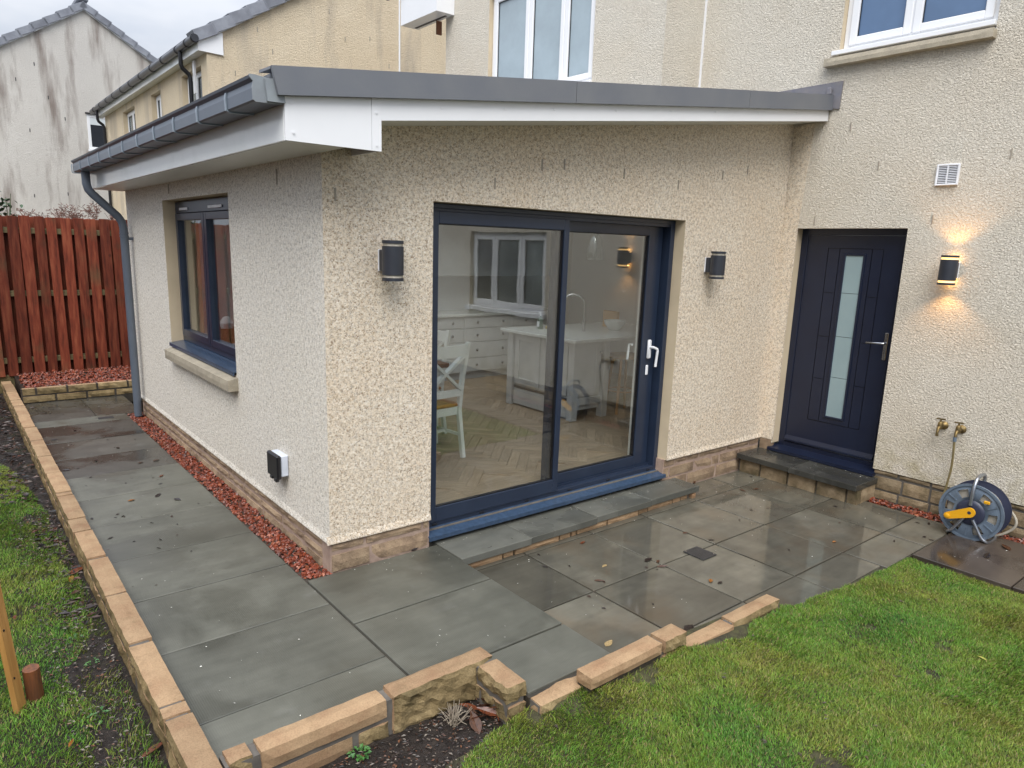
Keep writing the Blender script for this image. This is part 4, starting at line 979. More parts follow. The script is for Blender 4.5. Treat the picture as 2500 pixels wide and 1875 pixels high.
# ================================================================== FIXTURES
def wall_light(loc, rot, label, lit):
    t = thing('wall_light', label, 'wall light', loc, 'up and down wall lights'); t.rotation_euler = (0, 0, rot)
    # local: wall plane y = 0, the lamp stands out towards -y, axis z
    def P(nm, mb, m, sm=True):
        me = mb.mesh(nm, m); 
        if sm: me.polygons.foreach_set('use_smooth', [True] * len(me.polygons)); me.set_sharp_from_angle(angle=R(40))
        o = bpy.data.objects.new(nm, me); col.objects.link(o); o.parent = t; return o
    P('back_plate', BX(-.040, .040, -.012, -.001, -.062, .062, .002), M['white'], False)
    P('bracket', BX(-.038, .038, -.052, -.012, -.060, .060, .004), M['lamp'], False)
    def cyl(r, z0, z1): return MB().lathe([(r * .97, z0), (r, z0 + .001), (r, z1 - .001), (r * .97, z1)], (0, -.105, 0), 'z', 32)
    P('body', cyl(.0615, -.080, .080), M['lamp'])
    for s in (1, -1):
        a, b = (.080, .0955) if s > 0 else (-.0955, -.080)
        P('lens_ring', cyl(.056, a, b), M['glow'] if lit else M['lens'])
        a, b = (.0955, .1125) if s > 0 else (-.1125, -.0955)
        ring = MB(); n = 32; us_ = [2 * pi * k / n for k in range(n)]
        ring.grid(us_, [.046, .0615], lambda i, j: True, lambda u, v, sd: (v * math.cos(u), -.105 + v * math.sin(u), a if sd == 0 else b), wrap=True, mats=(0, 0, 0, 0)); P('end_ring', ring, M['lamp'])
    if lit:
        for s in (1, -1):
            ld = bpy.data.lights.new('lamp_light', 'SPOT'); ld.energy = 2.0; ld.color = (1., .5, .14); ld.spot_size = R(112); ld.spot_blend = .6; ld.shadow_soft_size = .02
            lo = bpy.data.objects.new('lamp_light', ld); col.objects.link(lo); lo.parent = t; lo.location = (0, -.105, s * .118)
            lo.rotation_euler = (pi if s > 0 else 0, 0, 0)
            pd = bpy.data.lights.new('ring_light', 'POINT'); pd.energy = .14; pd.color = (1., .5, .14); pd.shadow_soft_size = .01
            po = bpy.data.objects.new('ring_light', pd); col.objects.link(po); po.parent = t; po.location = (0, -.030, s * .088)
    return t
wall_light((.370, 0, 1.85), 0, 'unlit graphite wall light on the extension left of the sliding door', False)
wall_light((3.450, 0, 1.852), 0, 'unlit graphite wall light on the extension right of the sliding door', False)
wall_light((L, -1.478, 1.875), -pi / 2, 'lit graphite wall light glowing amber to the right of the navy door', True)
# vent
v = thing('air_vent', 'square white louvred air vent high on the roughcast wall', 'air vent', (L, -1.335, 2.6))
f = MB(); box_frame(f, 'x', -1.415, -1.253, 2.517, 2.677, L - .022, L + .002, .014); f.build('frame', M['white'], v)
BX(L - .006, L - .001, -1.40, -1.268, 2.53, 2.665).build('backing', M['louvre_dark'], v)
for k in range(10): 
    z = 2.538 + k * .0128; s = MB(); s.prism([(L - .020, -1.401, z), (L - .017, -1.401, z), (L - .006, -1.401, z + .008), (L - .009, -1.401, z + .008)], (0, .134, 0), 'y'); s.build('louvre', M['white'], v)
BX(L - .023, L - .006, -1.338, -1.330, 2.531, 2.664).build('mullion', M['white'], v)
# outdoor socket on the side wall
s = thing('outdoor_socket', 'weatherproof socket box with black lid on the side wall', 'socket', (0, .68, .5))
BX(-.052, -.002, .755 - .16, .755 + .012, .445, .588, .006).build('box', M['socket'], s)
BX(-.082, -.0525, .750 - .165, .768, .432, .592, .008).build('lid', M['black'], s)
BX(-.080, -.058, .62, .66, .408, .434, .003).build('cable_flap', M['black'], s); BX(-.080, -.058, .69, .73, .414, .434, .003).build('cable_flap', M['black'], s)
MB().lathe([(.014, 0), (.013, .002)], (-.028, .5935, .51), 'y', 14).build('knockout', M['socket'], s)
# taps
def tap(y, z, label):
    t = thing('garden_tap', label, 'tap', (L, y, z), 'brass garden taps')
    m = MB(); m.lathe([(.034, -.004), (.034, -.010), (.022, -.022), (.014, -.03), (.013, -.085)], (L, y, z), 'x', 16); m.build('flange', M['brass'], t, smooth=True)
    m = MB(); m.lathe([(.018, -.02), (.02, .0), (.018, .03), (.013, .04)], (L - .085, y, z), 'z', 12); m.build('body', M['brass'], t, smooth=True)
    m = MB(); m.tube([(L - .09, y, z), (L - .115, y, z - .012), (L - .122, y, z - .05), (L - .122, y, z - .072)], [.013, .012, .011, .013], 10); m.build('spout', M['brass'], t, smooth=True)
    m = MB(); m.tube([(L - .085, y, z + .04), (L - .085, y, z + .058)], .007, 8); m.bar((L - .085 - .01, y + .03, z + .062), (L - .085 + .008, y - .03, z + .062), .009, .011); m.build('handle', M['brass'], t)
    return t
tap(-1.592, .652, 'brass garden tap with nothing attached, nearer the navy door')
tap(-1.722, .648, 'brass garden tap with the hose hanging from it')
h = MB(); tx = L - .122
h.tube(smooth_path([(tx, -1.722, .585), (tx, -1.722, .56), (tx + .02, -1.722, .45), (tx + .05, -1.715, .33), (tx + .065, -1.70, .2), (tx + .07, -1.69, .1), (tx + .06, -1.70, -.02), (tx + .02, -1.75, -.075), (tx - .01, -1.82, -.08)]), .0085, 8)
ho = h.build('tap_hose', M['hose_old'], None, smooth=True); tag(ho, 'ochre hose hanging from the tap down behind the reel', 'hose')
c_ = MB(); c_.tube([(tx, -1.722, .60), (tx, -1.722, .565)], .014, 10); c_.build('hose_connector', M['reelgrey'], ho)
# hose reel
rl = thing('hose_reel', 'grey hose reel with yellow crank handle standing by the wall', 'hose reel', (4.3, -1.96, PZ))
RXf, RY, RZ = 4.20, -1.985, .118
n = 84; us_ = [2 * pi * k / n for k in range(n)]
def disc(x, holes, r1, th, mat, nm):
    rs = [.0, .088, .098, .114, .174, .196, r1]
    def kp(i, j):
        if holes and rs[j] >= .1139 and rs[j + 1] <= .1741:
            a = (i / n * 360 + 12) % 60
            return not a < 29
        return True
    def mp(u, v_, sd):
        dome = .010 if .098 < v_ < .19 else 0
        vv = max(v_, .002); return (x - (dome if sd == 0 else dome - th), RY + vv * math.cos(u), RZ + vv * math.sin(u))
    m = MB(); m.grid(us_, rs, kp, mp, wrap=True, mats=(0, 0, 0, 0)); return m.build(nm, mat, rl, smooth=True)
disc(RXf, True, .212, .012, M['reelgrey'], 'front_disc'); disc(RXf + .155, False, .213, .012, M['reeldark'], 'rear_disc')
for k in range(6): MB().lathe([(.155, .016 + k * .022), (.166, .021 + k * .022), (.166, .03 + k * .022), (.155, .036 + k * .022)], (RXf, RY, RZ), 'x', 40).build('wound_hose', M['hose'], rl, smooth=True)
for k in range(6):
    a = R(k * 60 - 12 + 29 + 15.5); rb = MB(); rb.bar((RXf - .0105, RY + .118 * math.cos(a), RZ + .118 * math.sin(a)), (RXf - .0105, RY + .186 * math.cos(a), RZ + .186 * math.sin(a)), .007, .009, (1, 0, 0)); rb.build('disc_rib', M['reelgrey'], rl)
mrr = MB(); nn_ = 64; mrr.grid([2 * pi * k / nn_ for k in range(nn_)], [.197, .214], lambda i, j: True, lambda u, v_, sd: (RXf - (.011 if sd == 0 else -.002), RY + v_ * math.cos(u), RZ + v_ * math.sin(u)), wrap=True, mats=(0, 0, 0, 0)); mrr.build('rim', M['reelgrey'], rl, smooth=True)
MB().lathe([(.096, -.012), (.090, -.020), (.070, -.026), (.03, -.028), (.002, -.028)], (RXf, RY, RZ), 'x', 36).build('hub', M['reeldark'], rl, smooth=True)
ck = MB(); ca, cb = Vector((RXf - .05, RY - .01, RZ + .012)), Vector((RXf - .058, RY + .125, RZ - .05))
d = (cb - ca); pn = Vector((0, -d.z, d.y)).normalized(); pts = []
for k in range(11): a = pi / 2 + pi * k / 10; pts.append(ca + (pn * math.sin(a) * .036 + d.normalized() * math.cos(a) * .036))
for k in range(11): a = -pi / 2 + pi * k / 10; pts.append(cb + (pn * math.sin(a) * .025 + d.normalized() * math.cos(a) * .025))
ck.prism([tuple(p) for p in pts], (-.018, 0, 0), 'x'); cko = ck.build('crank', M['yellow'], rl)
m = MB(); m.lathe([(.017, -.018), (.017, -.03), (.012, -.033)], tuple(cb), 'x', 16); m.build('crank_knob', M['yellow'], cko, smooth=True)
m = MB(); m.lathe([(.012, .01), (.012, -.05)], (ca.x + .03, ca.y, ca.z), 'x', 12); m.build('crank_axle', M['reeldark'], cko)
BX(RXf - .026, RXf - .012, RY - .115, RY - .075, RZ + .095, RZ + .118, .004).build('hose_clip', M['yellow'], rl)
fr = MB(); fr.tube(smooth_path([(RXf + .175, RY, RZ + .02), (RXf + .18, RY, RZ + .20), (RXf + .16, RY, RZ + .262), (RXf + .03, RY, RZ + .262), (RXf - .022, RY, RZ + .19), (RXf - .034, RY, RZ + .06)], 5), .0125, 10); fr.build('carry_handle', M['galv'], rl, smooth=True)
for sy in (1, -1):
    lg = MB(); lg.tube(smooth_path([(RXf - .034, RY + sy * .03, RZ - .045), (RXf - .022, RY + sy * .095, RZ - .16), (RXf - .01, RY + sy * .125, PZ + .03), (RXf + .03, RY + sy * .135, PZ + .0145), (RXf + .17, RY + sy * .135, PZ + .0145), (RXf + .185, RY + sy * .11, PZ + .05), (RXf + .178, RY + sy * .02, RZ - .02)], 5), .0115, 10); lg.build('stand_leg', M['galv'], rl, smooth=True)
hs2 = MB(); hs2.tube(smooth_path([(4.34, -2.10, .205), (4.38, -2.14, .18), (4.40, -2.20, .12), (4.40, -2.225, .06), (4.40, -2.20, .0), (4.39, -2.13, -.06), (4.36, -2.05, -.082), (4.30, -1.99, -.078)], 6), .0095, 8); hso = hs2.build('loose_hose', M['hose'], rl, smooth=True)
m = MB(); m.tube([(4.30, -2.065, .235), (4.325, -2.085, .218)], .014, 10); m.build('hose_end', M['yellow'], hso); m = MB(); m.tube([(4.325, -2.085, .218), (4.345, -2.105, .202)], .012, 10); m.build('hose_collar', M['socket'], hso)
# stake and log in the left lawn
m = MB(); m.bar((-1.578, -.232, -.13), (-1.66, -.20, 1.15), .024, .052, (.6, .8, 0)); stk = m.build('timber_stake', M['tan_spruce']); tag(stk, 'tan timber stake standing in the grass at the left edge', 'stake')
for z, o in ((.05, -.006), (.28, .004)):
    p = Vector((-1.578, -.232, -.13)).lerp(Vector((-1.66, -.20, 1.15)), (z + .13) / 1.28); MB().lathe([(.006, 0), (.0055, -.003)], (p.x + .002, p.y - .0165 + 0, p.z), 'y', 8).build('knot', M['groove'], stk)
m = MB(); m.tube([(-1.515, -.175, -.16), (-1.522, -.19, .045)], [.034, .033], 16); lg = m.build('round_peg', M['log'], None, smooth=True); tag(lg, 'short red brown round timber peg beside the stake', 'peg')

# ================================================================== INTERIOR
FZ = .15
fl_ = BX(.30, 6.5, .26, WD - .3, FZ - .1, FZ - .012); inner_floor = fl_.build('floor', M['oak'], ext)
MB().grid([.30, .8, 1.9, 2.4, 3.6, 6.5], [.30, .9, 3.7, WD - .3], lambda i, j: not (i in (1, 3) and j == 1), lambda u, v, s_: (u, v, 2.38 if s_ else (zr(u) - .161 if u < 4 else 2.5)), mats=(0, 0, 0, 0)).build('ceiling', M['inner'], ext)  # ceiling openings below the added roof lights
BX(6.2, 6.4, .3, WD - .3, FZ, 2.40).build('inner_wall', M['inner'], ext); BX(L + .3, 6.4, .80, Y2, FZ, 2.40).build('inner_wall', M['inner'], ext)
a_, b_ = .42, .084
me_a = BX(-a_ / 2 + .0012, a_ / 2 - .0012, -b_ / 2 + .0012, b_ / 2 - .0012, -.012, 0, .0012).mesh('floor_block', M['oak'])
pos = []
c45 = math.cos(pi / 4)
for i in range(-40, 60):
    for k in range(-20, 30):
        # herringbone at 45 degrees
        u = k * 2 * a_ * .5 * 2 * .5; 
        bx, by = i * b_ + k * a_, i * b_ - k * a_ + 0
        for (px, py, rz) in ((bx + a_ / 2, by + b_ / 2, 0), (bx + a_ + b_ / 2 - 0, by + b_ - a_ / 2 + 0, pi / 2)):
            X = (px - py) * c45 + 2.0; Yv = (px + py) * c45 * 1.0 + .2
            pos.append((X, Yv, rz))
pos = [p for p in pos if .2 < p[0] < 6.1 and .52 < p[1] < 4.4]
pos.sort(key=lambda p: math.hypot(p[0] - 2.0, p[1] - .6))
near, far = pos[:300], pos[300:]
for X, Yv, rz in near: put('floor_block', me_a, inner_floor, (X, Yv, FZ + U(-.0004, .0004)), (0, 0, rz + pi / 4))
fm_ = MB()
for X, Yv, rz in far:
    q = Matrix.Rotation(rz + pi / 4, 3, 'Z'); c0 = Vector((X, Yv, FZ - .0002 + U(-.0004, .0004)))
    fm_.add([c0 + q @ Vector(v) for v in ((-a_ / 2 + .001, -b_ / 2 + .001, 0), (a_ / 2 - .001, -b_ / 2 + .001, 0), (a_ / 2 - .001, b_ / 2 - .001, 0), (-a_ / 2 + .001, b_ / 2 - .001, 0))], [(0, 1, 2, 3)])
fo = fm_.build('floor_block', M['oak'], inner_floor, recalc=False); fo['kind'] = 'stuff'
for k in range(4): BX(.32 + k * .9, .32 + k * .9 + .896, .256, .305, FZ - .012, FZ - .001).build('floor_border', M['oak'], inner_floor)
for k in range(4): BX(.32 + k * .9, .32 + k * .9 + .896, .308, .50, FZ - .011, FZ - .002).build('floor_border', M['oak'], inner_floor)
# kitchen island
isl = thing('kitchen_island', 'pale grey kitchen island with white worktop behind the sliding door', 'kitchen island', (3.8, 2.1, FZ))
ZT = 1.03
BX(3.415, 5.3, 1.49, 2.735, ZT - .034, ZT, .004).build('worktop', M['worktop'], isl)
BX(3.50, 4.00, 1.60, 2.55, FZ + .10, ZT - .036).build('carcass', M['paint_grey'], isl)
for (x, y) in ((3.46, 1.54), (3.46, 2.56), (3.92, 1.54), (3.92, 2.56)): BX(x, x + .085, y, y + .085, FZ, ZT - .036, .004).build('leg', M['paint_grey'], isl)
BX(3.483, 3.497, 1.65, 2.54, FZ + .02, FZ + .20, .003).build('kick_board', M['paint_grey'], isl); BX(3.55, 3.91, 1.562, 1.578, FZ + .16, FZ + .24, .003).build('kick_board', M['paint_grey'], isl)
BX(3.55, 3.91, 1.582, 1.597, FZ + .25, ZT - .04, .002).build('end_panel', M['paint_grey'], isl)
BX(3.484, 3.499, 1.65, 2.54, FZ + .21, FZ + .235, .002).build('plinth_rail', M['louvre_dark'], isl)
for a, b in ((1.66, 2.08), (2.11, 2.53)):
    f = MB(); box_frame(f, 'x', a, b, FZ + .26, ZT - .05, 3.478, 3.499, .07); f.build('door_frame', M['paint_grey'], isl)
f = MB(); box_frame(f, 'y', 3.56, 3.90, FZ + .27, ZT - .05, 1.570, 1.5815, .07); f.build('door_frame', M['paint_grey'], isl)
m = MB(); m.lathe([(.012, 0), (.02, -.02), (.012, -.03)], (3.88, 1.568, .87), 'y', 12); m.build('knob', M['steel'], isl, smooth=True)
kt = thing('kitchen_tap', 'tall arched steel tap on the island worktop', 'tap', (4.05, 2.05, ZT))
m = MB(); m.tube([(4.10, 2.06, ZT + .001), (4.10, 2.06, ZT + .12)], .02, 12); m.build('base', M['steel'], kt, smooth=True)
arc = [(4.10, 2.06, ZT + .10), (4.10, 2.06, ZT + .30)] + [(4.10 - .10 + .10 * math.cos(a), 2.06 + .08 - .08 * math.cos(a), ZT + .30 + .12 * math.sin(a)) for a in lin(.3, pi, 9)] + [(3.90, 2.22, ZT + .22)]
m = MB(); m.tube(arc, .011, 10); m.build('spout', M['steel'], kt, smooth=True)
m = MB(); m.tube([(4.10, 2.06, ZT + .08), (4.02, 2.05, ZT + .09)], .007, 8); m.build('lever', M['steel'], kt, smooth=True)
bw = MB(); bw.lathe([(.001, .001), (.055, .001), (.07, .01), (.115, .07), (.13, .115), (.124, .115), (.108, .07), (.06, .02), (.001, .015)], (4.55, 2.0, ZT), 'z', 32); bo = bw.build('bowl', M['ceramic'], None, smooth=True); tag(bo, 'white ceramic bowl on the island worktop', 'bowl')
m = MB(); m.box(4.72, 4.76, 2.12, 2.36, ZT + .0005, ZT + .20, .004); o = m.build('chopping_board', M['tan_spruce']); tag(o, 'wooden board standing behind the white bowl', 'chopping board')
m = MB(); m.lathe([(.001, .0005), (.034, .0005), (.034, .11), (.012, .135), (.012, .15)], (3.78, 2.45, ZT), 'z', 16); sb = m.build('soap_bottle', M['green_bottle'], None, smooth=True); tag(sb, 'dark soap bottle with white pump on the island worktop', 'bottle')
m = MB(); m.tube([(3.78, 2.45, ZT + .15), (3.78, 2.45, ZT + .19), (3.74, 2.43, ZT + .19)], .007, 8); m.build('pump', M['white'], sb); BX(3.744, 3.748, 2.43, 2.47, ZT + .03, ZT + .09).build('label', M['white'], sb)
m = MB(); m.box(3.84, 3.98, 2.36, 2.44, ZT + .0005, ZT + .035, .012); o = m.build('folded_cloth', M['cloth']); tag(o, 'folded yellow cloth beside the soap bottle', 'cloth')
# cupboards at the back
cu = thing('drawer_unit', 'pale grey run of kitchen drawers with steel knobs at the back of the room', 'kitchen unit', (4.0, 4.3, FZ))
BX(3.0, 5.6, 4.10, 4.56, FZ + .1, 1.02).build('carcass', M['paint_grey'], cu); BX(2.95, 5.65, 4.05, 4.565, 1.02, 1.055, .004).build('worktop', M['worktop'], cu); BX(3.0, 5.6, 4.14, 4.56, FZ, FZ + .1).build('plinth', M['paint_grey'], cu)
for k in range(3):
    xa, xb = 3.01 + k * .86, 3.01 + (k + 1) * .86 - .012
    for za, zb in ((.26, .44), (.45, .66), (.67, .85), (.862, 1.01)):
        dd = BX(xa, xb, 4.078, 4.098, za, zb, .003).build('drawer', M['paint_grey'], cu)
        for kx in (xa + .20, xb - .20): MB().lathe([(.008, 0), (.02, -.018), (.018, -.028), (.004, -.032)], (kx, 4.078, (za + zb) / 2), 'y', 12).build('knob', M['steel'], dd, smooth=True)
ld_ = thing('larder_cupboard', 'tall pale larder cupboard against the back wall of the kitchen', 'kitchen unit', (2.6, 4.3, FZ))
BX(1.75, 2.93, 4.02, 4.56, FZ, 2.32).build('carcass', M['larder'], ld_)
for a, b in ((1.76, 2.335), (2.345, 2.92)):
    dd = MB(); box_frame(dd, 'y', a, b, FZ + .1, 2.30, 3.996, 4.018, .08); d2 = dd.build('door', M['larder'], ld_); MB().lathe([(.008, 0), (.02, -.018), (.004, -.03)], (b - .04 if b < 2.4 else a + .04, 3.996, 1.3), 'y', 12).build('knob', M['steel'], d2)
BX(3.1, 5.5, 4.22, 4.56, 1.55, 2.30, .004).build('wall_cupboard', M['larder'], cu)
# dining table and chairs
dt = thing('dining_table', 'brown wooden dining table just inside the sliding door', 'table', (1.2, 2.0, FZ))
BX(.62, 1.88, 1.52, 2.55, FZ + .72, FZ + .76, .006).build('tabletop', M['table_wood'], dt)
for x in (.68, 1.74):
    for y in (1.60, 2.44): BX(x, x + .08, y, y + .08, FZ, FZ + .72, .004).build('leg', M['paint_white'], dt)
BX(.72, 1.78, 1.64, 1.66, FZ + .62, FZ + .72).build('apron', M['table_wood'], dt)
def chair(loc, rot, label):
    t = thing('dining_chair', label, 'chair', loc, 'dining chairs'); t.rotation_euler = (0, 0, rot)
    def P(nm, mb, m):
        me = mb.mesh(nm, m); o = bpy.data.objects.new(nm, me); col.objects.link(o); o.parent = t; return o
    P('seat', BX(-.215, .215, -.02, .42, .445, .475, .01), M['seat_wood'])
    ap = MB(); ap.box(-.20, .20, -.01, .012, .375, .444); ap.box(-.20, .20, .38, .40, .375, .444); ap.box(-.21, -.19, .012, .38, .375, .444); ap.box(.19, .21, .012, .38, .375, .444); P('apron', ap, M['paint_white'])
    for s in (-1, 1):
        lg = MB(); lg.bar((s * .20, -.015, .42), (s * .205, -.075, 0), .034, .036, (0, 1, 0)); P('leg', lg, M['paint_white'])
        lg = MB(); lg.bar((s * .195, .385, .44), (s * .195, .39, 0), .036, .036, (0, 1, 0)); P('leg', lg, M['paint_white'])
        lg = MB(); lg.bar((s * .20, -.015, .40), (s * .208, -.045, .72), .034, .034, (0, 1, 0)); lg.bar((s * .208, -.045, .71), (s * .215, -.105, 1.01), .034, .034, (0, 1, 0)); P('back_post', lg, M['paint_white'])
        cb_ = MB(); cb_.bar((s * .19, -.042, .60), (-s * .195, -.085, .905), .024, .045, (0, 1, 0)); P('cross_bar', cb_, M['paint_white'])
    tr = MB(); yy = lambda k: -.095 - .028 * (1 - (k / 4.) ** 2)
    for k in range(-4, 4): tr.bar((k * .0525, yy(k), .945), ((k + 1) * .0525, yy(k + 1), .945), .022, .095, (0, 0, 1))
    P('top_rail', tr, M['paint_white'])
    lr = MB(); lr.bar((-.205, -.045, .575), (.205, -.045, .575), .022, .06, (0, 0, 1)); P('lower_rail', lr, M['paint_white'])
    stt = MB()
    for s in (-1, 1): stt.bar((s * .2, -.05, .2), (s * .195, .38, .2), .018, .024)
    stt.bar((-.195, .16, .2), (.195, .16, .2), .018, .024); P('stretcher', stt, M['paint_white'])
    return t
chair((1.545, 1.17, FZ), 0.10, 'white cross back chair with honey seat nearest the glass door')
chair((1.95, 2.05, FZ), pi / 2 + .25, 'white cross back chair at the far side of the dining table')
# stool
so = thing('bar_stool', 'round wooden stool tucked under the island worktop', 'stool', (4.32, 1.62, FZ))
m = MB(); m.lathe([(.001, .62), (.17, .62), (.18, .635), (.18, .655), (.165, .665), (.001, .66)], (4.32, 1.62, FZ), 'z', 28); m.build('seat', M['wicker'], so, smooth=True)
for a in (.5, 2.07, 3.64, 5.21): m = MB(); m.tube([(4.32 + .12 * math.cos(a), 1.62 + .12 * math.sin(a), FZ + .62), (4.32 + .19 * math.cos(a), 1.62 + .19 * math.sin(a), FZ)], .017, 10); m.build('leg', M['seat_wood'], so, smooth=True)
m = MB(); m.tube([(4.32 + .155 * math.cos(a), 1.62 + .155 * math.sin(a), FZ + .25) for a in lin(0, 2 * pi, 17)], .009, 6); m.build('foot_ring', M['seat_wood'], so)
# pendant lamp
pn_ = thing('pendant_lamp', 'clear glass pendant lamp hanging over the kitchen island', 'pendant lamp', (3.95, 1.80, 2.38))
m = MB(); m.tube([(3.95, 1.80, 2.38), (3.95, 1.80, 2.16)], .004, 6); m.build('cord', M['steel'], pn_); m = MB(); m.lathe([(.02, 2.16), (.03, 2.13), (.02, 2.10)], (3.95, 1.80, 0), 'z', 14); m.build('cap', M['steel'], pn_)
m = MB(); m.lathe([(.03, 2.12), (.06, 2.06), (.085, 1.95), (.10, 1.84), (.097, 1.84), (.082, 1.95), (.057, 2.06), (.028, 2.115)], (3.95, 1.80, 0), 'z', 24); m.build('shade', M['glass'], pn_, smooth=True)
# things on the inner window ledge
BX(.18, .46, 1.50, 3.45, 1.02, 1.045, .003).build('window_board', M['inner'], ext)
bk = thing('wicker_basket', 'small wicker basket on the inner ledge of the side window', 'basket', (.28, 2.72, 1.045))
m = MB(); m.lathe([(.085, 1.046), (.10, 1.10), (.105, 1.18), (.10, 1.18), (.08, 1.06)], (.30, 2.70, 0), 'z', 28); m.build('weave', M['wicker'], bk, smooth=True); m = MB(); m.lathe([(.001, 1.15), (.05, 1.17), (.06, 1.22), (.03, 1.27), (.001, 1.28)], (.30, 2.69, 0), 'z', 12); m.build('lining', M['white'], bk, smooth=True)
orc = thing('orchid', 'pale orchid in a pot on the inner ledge of the side window', 'plant', (.32, 1.95, 1.045))
m = MB(); m.lathe([(.045, 1.046), (.06, 1.15), (.055, 1.15), (.04, 1.06)], (.32, 1.98, 0), 'z', 18); m.build('pot', M['ceramic'], orc, smooth=True)
m = MB(); m.tube(smooth_path([(.32, 1.98, 1.14), (.32, 2.0, 1.35), (.30, 2.05, 1.52), (.28, 2.16, 1.58)]), .004, 6)
for a in lin(0, 5, 5): m.add([(.32, 1.98, 1.14), (.32 + .1 * math.cos(a), 1.98 + .1 * math.sin(a), 1.19), (.32 + .17 * math.cos(a + .12), 1.98 + .17 * math.sin(a + .12), 1.13), (.32 + .1 * math.cos(a + .3), 1.98 + .1 * math.sin(a + .3), 1.17)], [(0, 1, 2, 3)])
m.build('stem', M['stem'], orc)
for (y, z) in ((2.05, 1.53), (2.1, 1.56), (2.16, 1.57), (2.08, 1.47), (2.13, 1.50), (2.03, 1.44)):
    m = MB(); c0 = Vector((.27 + U(-.03, .03), y, z))
    for k in range(5):
        a = k * 2 * pi / 5; d1 = Vector((-.25, math.cos(a), math.sin(a))).normalized(); d2 = Vector((-.25, math.cos(a + .5), math.sin(a + .5))).normalized(); d0 = Vector((-.25, math.cos(a - .5), math.sin(a - .5))).normalized()
        m.add([c0, c0 + d0 * .025, c0 + d1 * .042, c0 + d2 * .025], [(0, 1, 2, 3)])
    m.build('flower', M['petal'], orc)

# ================================================================== LEAVES, LITTER, GRASS
lm = {}
def leaf_mesh(colr, key):
    m = MB(); n = 6; L_ = []
    k = random.uniform(.2, .5); curl = random.uniform(.15, .7)
    for i in range(n + 1):
        t = i / n; wv_ = k * math.sin(pi * min(1, t ** .8)) * .5 + .01
        z = curl * .3 * (t - .5) ** 2 + .02
        L_.append(((t - .5), -wv_, z + curl * .18 * abs(math.sin(pi * t)))); L_.append(((t - .5), 0, z)); L_.append(((t - .5), wv_ * random.uniform(.8, 1.1), z + curl * .22 * abs(math.sin(pi * t))))
    F = []
    for i in range(n): F += [(3 * i, 3 * i + 1, 3 * i + 4, 3 * i + 3), (3 * i + 1, 3 * i + 2, 3 * i + 5, 3 * i + 4)]
    m.add(L_, F); mat = simple('leaf ' + key, colr, tuple(c * .5 for c in colr), 9, .35, rnd=True)
    return m.mesh('fallen_leaf', mat)
kinds = {k: [leaf_mesh(c, k) for _ in range(3)] for k, c in dict(dark=(.020, .012, .010), brown=(.085, .035, .016), red=(.16, .045, .018), orange=(.34, .13, .025), yellow=(.42, .40, .08), tan=(.42, .30, .14)).items()}
def leaf(x, y, z, size, kind, label, group=None, rot=None):
    size *= .62 if z == 0 else .8
    o = put('fallen_leaf', random.choice(kinds[kind]), None, (x, y, z + .001), (U(-.12, .12), U(-.12, .12), U(0, 6.28) if rot is None else rot), (size, size, size))
    tag(o, label, 'leaf', group); return o
G = 'fallen leaves on the paving'
leaf(1.749, -.383, PZ, .085, 'red', 'slim red brown leaf lying on the patio close to the long step', G, .35)
leaf(1.413, -.867, PZ, .085, 'brown', 'shiny chestnut brown oval leaf on the patio left of the drain plate', G, -.9)
leaf(2.003, -1.279, PZ, .085, 'orange', 'orange leaf on the patio near the low wall, right of the brown oval leaf', G, .5)
leaf(1.912, -.846, PZ, .12, 'dark', 'curled black leaf on the crossing of patio joints by the drain plate', G, .2)
leaf(1.951, -.897, PZ, .06, 'brown', 'round brown leaf scrap touching the curled black leaf', G)
leaf(1.913, -.966, PZ, .10, 'brown', 'pointed brown leaf tip below the curled black leaf', G, -.6)
leaf(2.563, -.886, PZ, .06, 'dark', 'small dark leaf on the patio joint beyond the drain plate', G)
leaf(2.513, -.693, PZ, .06, 'brown', 'small brown leaf in the middle of the patio beyond the drain plate', G)
leaf(1.598, -.736, PZ, .06, 'tan', 'pale tan crumpled leaf in the middle of a patio slab', G)
leaf(1.40, -1.565, PZ, .14, 'dark', 'dark maroon leaf wedged against the low wall by the patio', G, .3)
leaf(.93, -1.403, PZ, .09, 'tan', 'pale wet leaf on the patio just behind the stepped wall', G)
leaf(3.735, -.378, PZ, .09, 'brown', 'left one of two round brown leaves in the puddle before the navy door', G)
leaf(3.871, -.427, PZ, .085, 'brown', 'right one of two round brown leaves in the puddle before the navy door', G)
leaf(3.555, .0, PZ, .09, 'brown', 'brown leaf against the plinth right of the long step', G)
leaf(3.30, -1.43, PZ, .06, 'orange', 'small orange leaf on the patio toward the lawn corner', G)
leaf(3.948, -2.202, PZ + .012, .13, 'dark', 'black wet leaf on the brown slab below the hose reel', G, .1)
leaf(4.236, -2.23, PZ + .012, .13, 'brown', 'long brown leaf on the brown slab right of the hose reel', G, .8)
leaf(4.25, -2.03, PZ + .012, .06, 'yellow', 'yellow leaf under the foot of the hose reel', G)
leaf(1.118, .075, .075, .085, 'red', 'red brown curled leaf on the blue sill of the sliding door', G, .3)
leaf(-.372, 2.431, 0, .11, 'red', 'upright red brown leaf on the path near the red gravel', G, .9)
leaf(-.506, 1.959, 0, .13, 'dark', 'large black curled leaf in the middle of the path', G, .9)
leaf(-.693, 1.947, 0, .10, 'orange', 'orange tan leaf on the path left of the large black leaf', G, .4)
leaf(-.41, 1.785, 0, .11, 'dark', 'thin black leaf on the path right of the large black leaf', G)
leaf(-.952, 1.28, 0, .075, 'dark', 'tight black leaf ball beside the kerb on the near path', G)
leaf(-.979, 3.012, 0, .10, 'dark', 'dark leaf lump against the kerb halfway along the path', G)
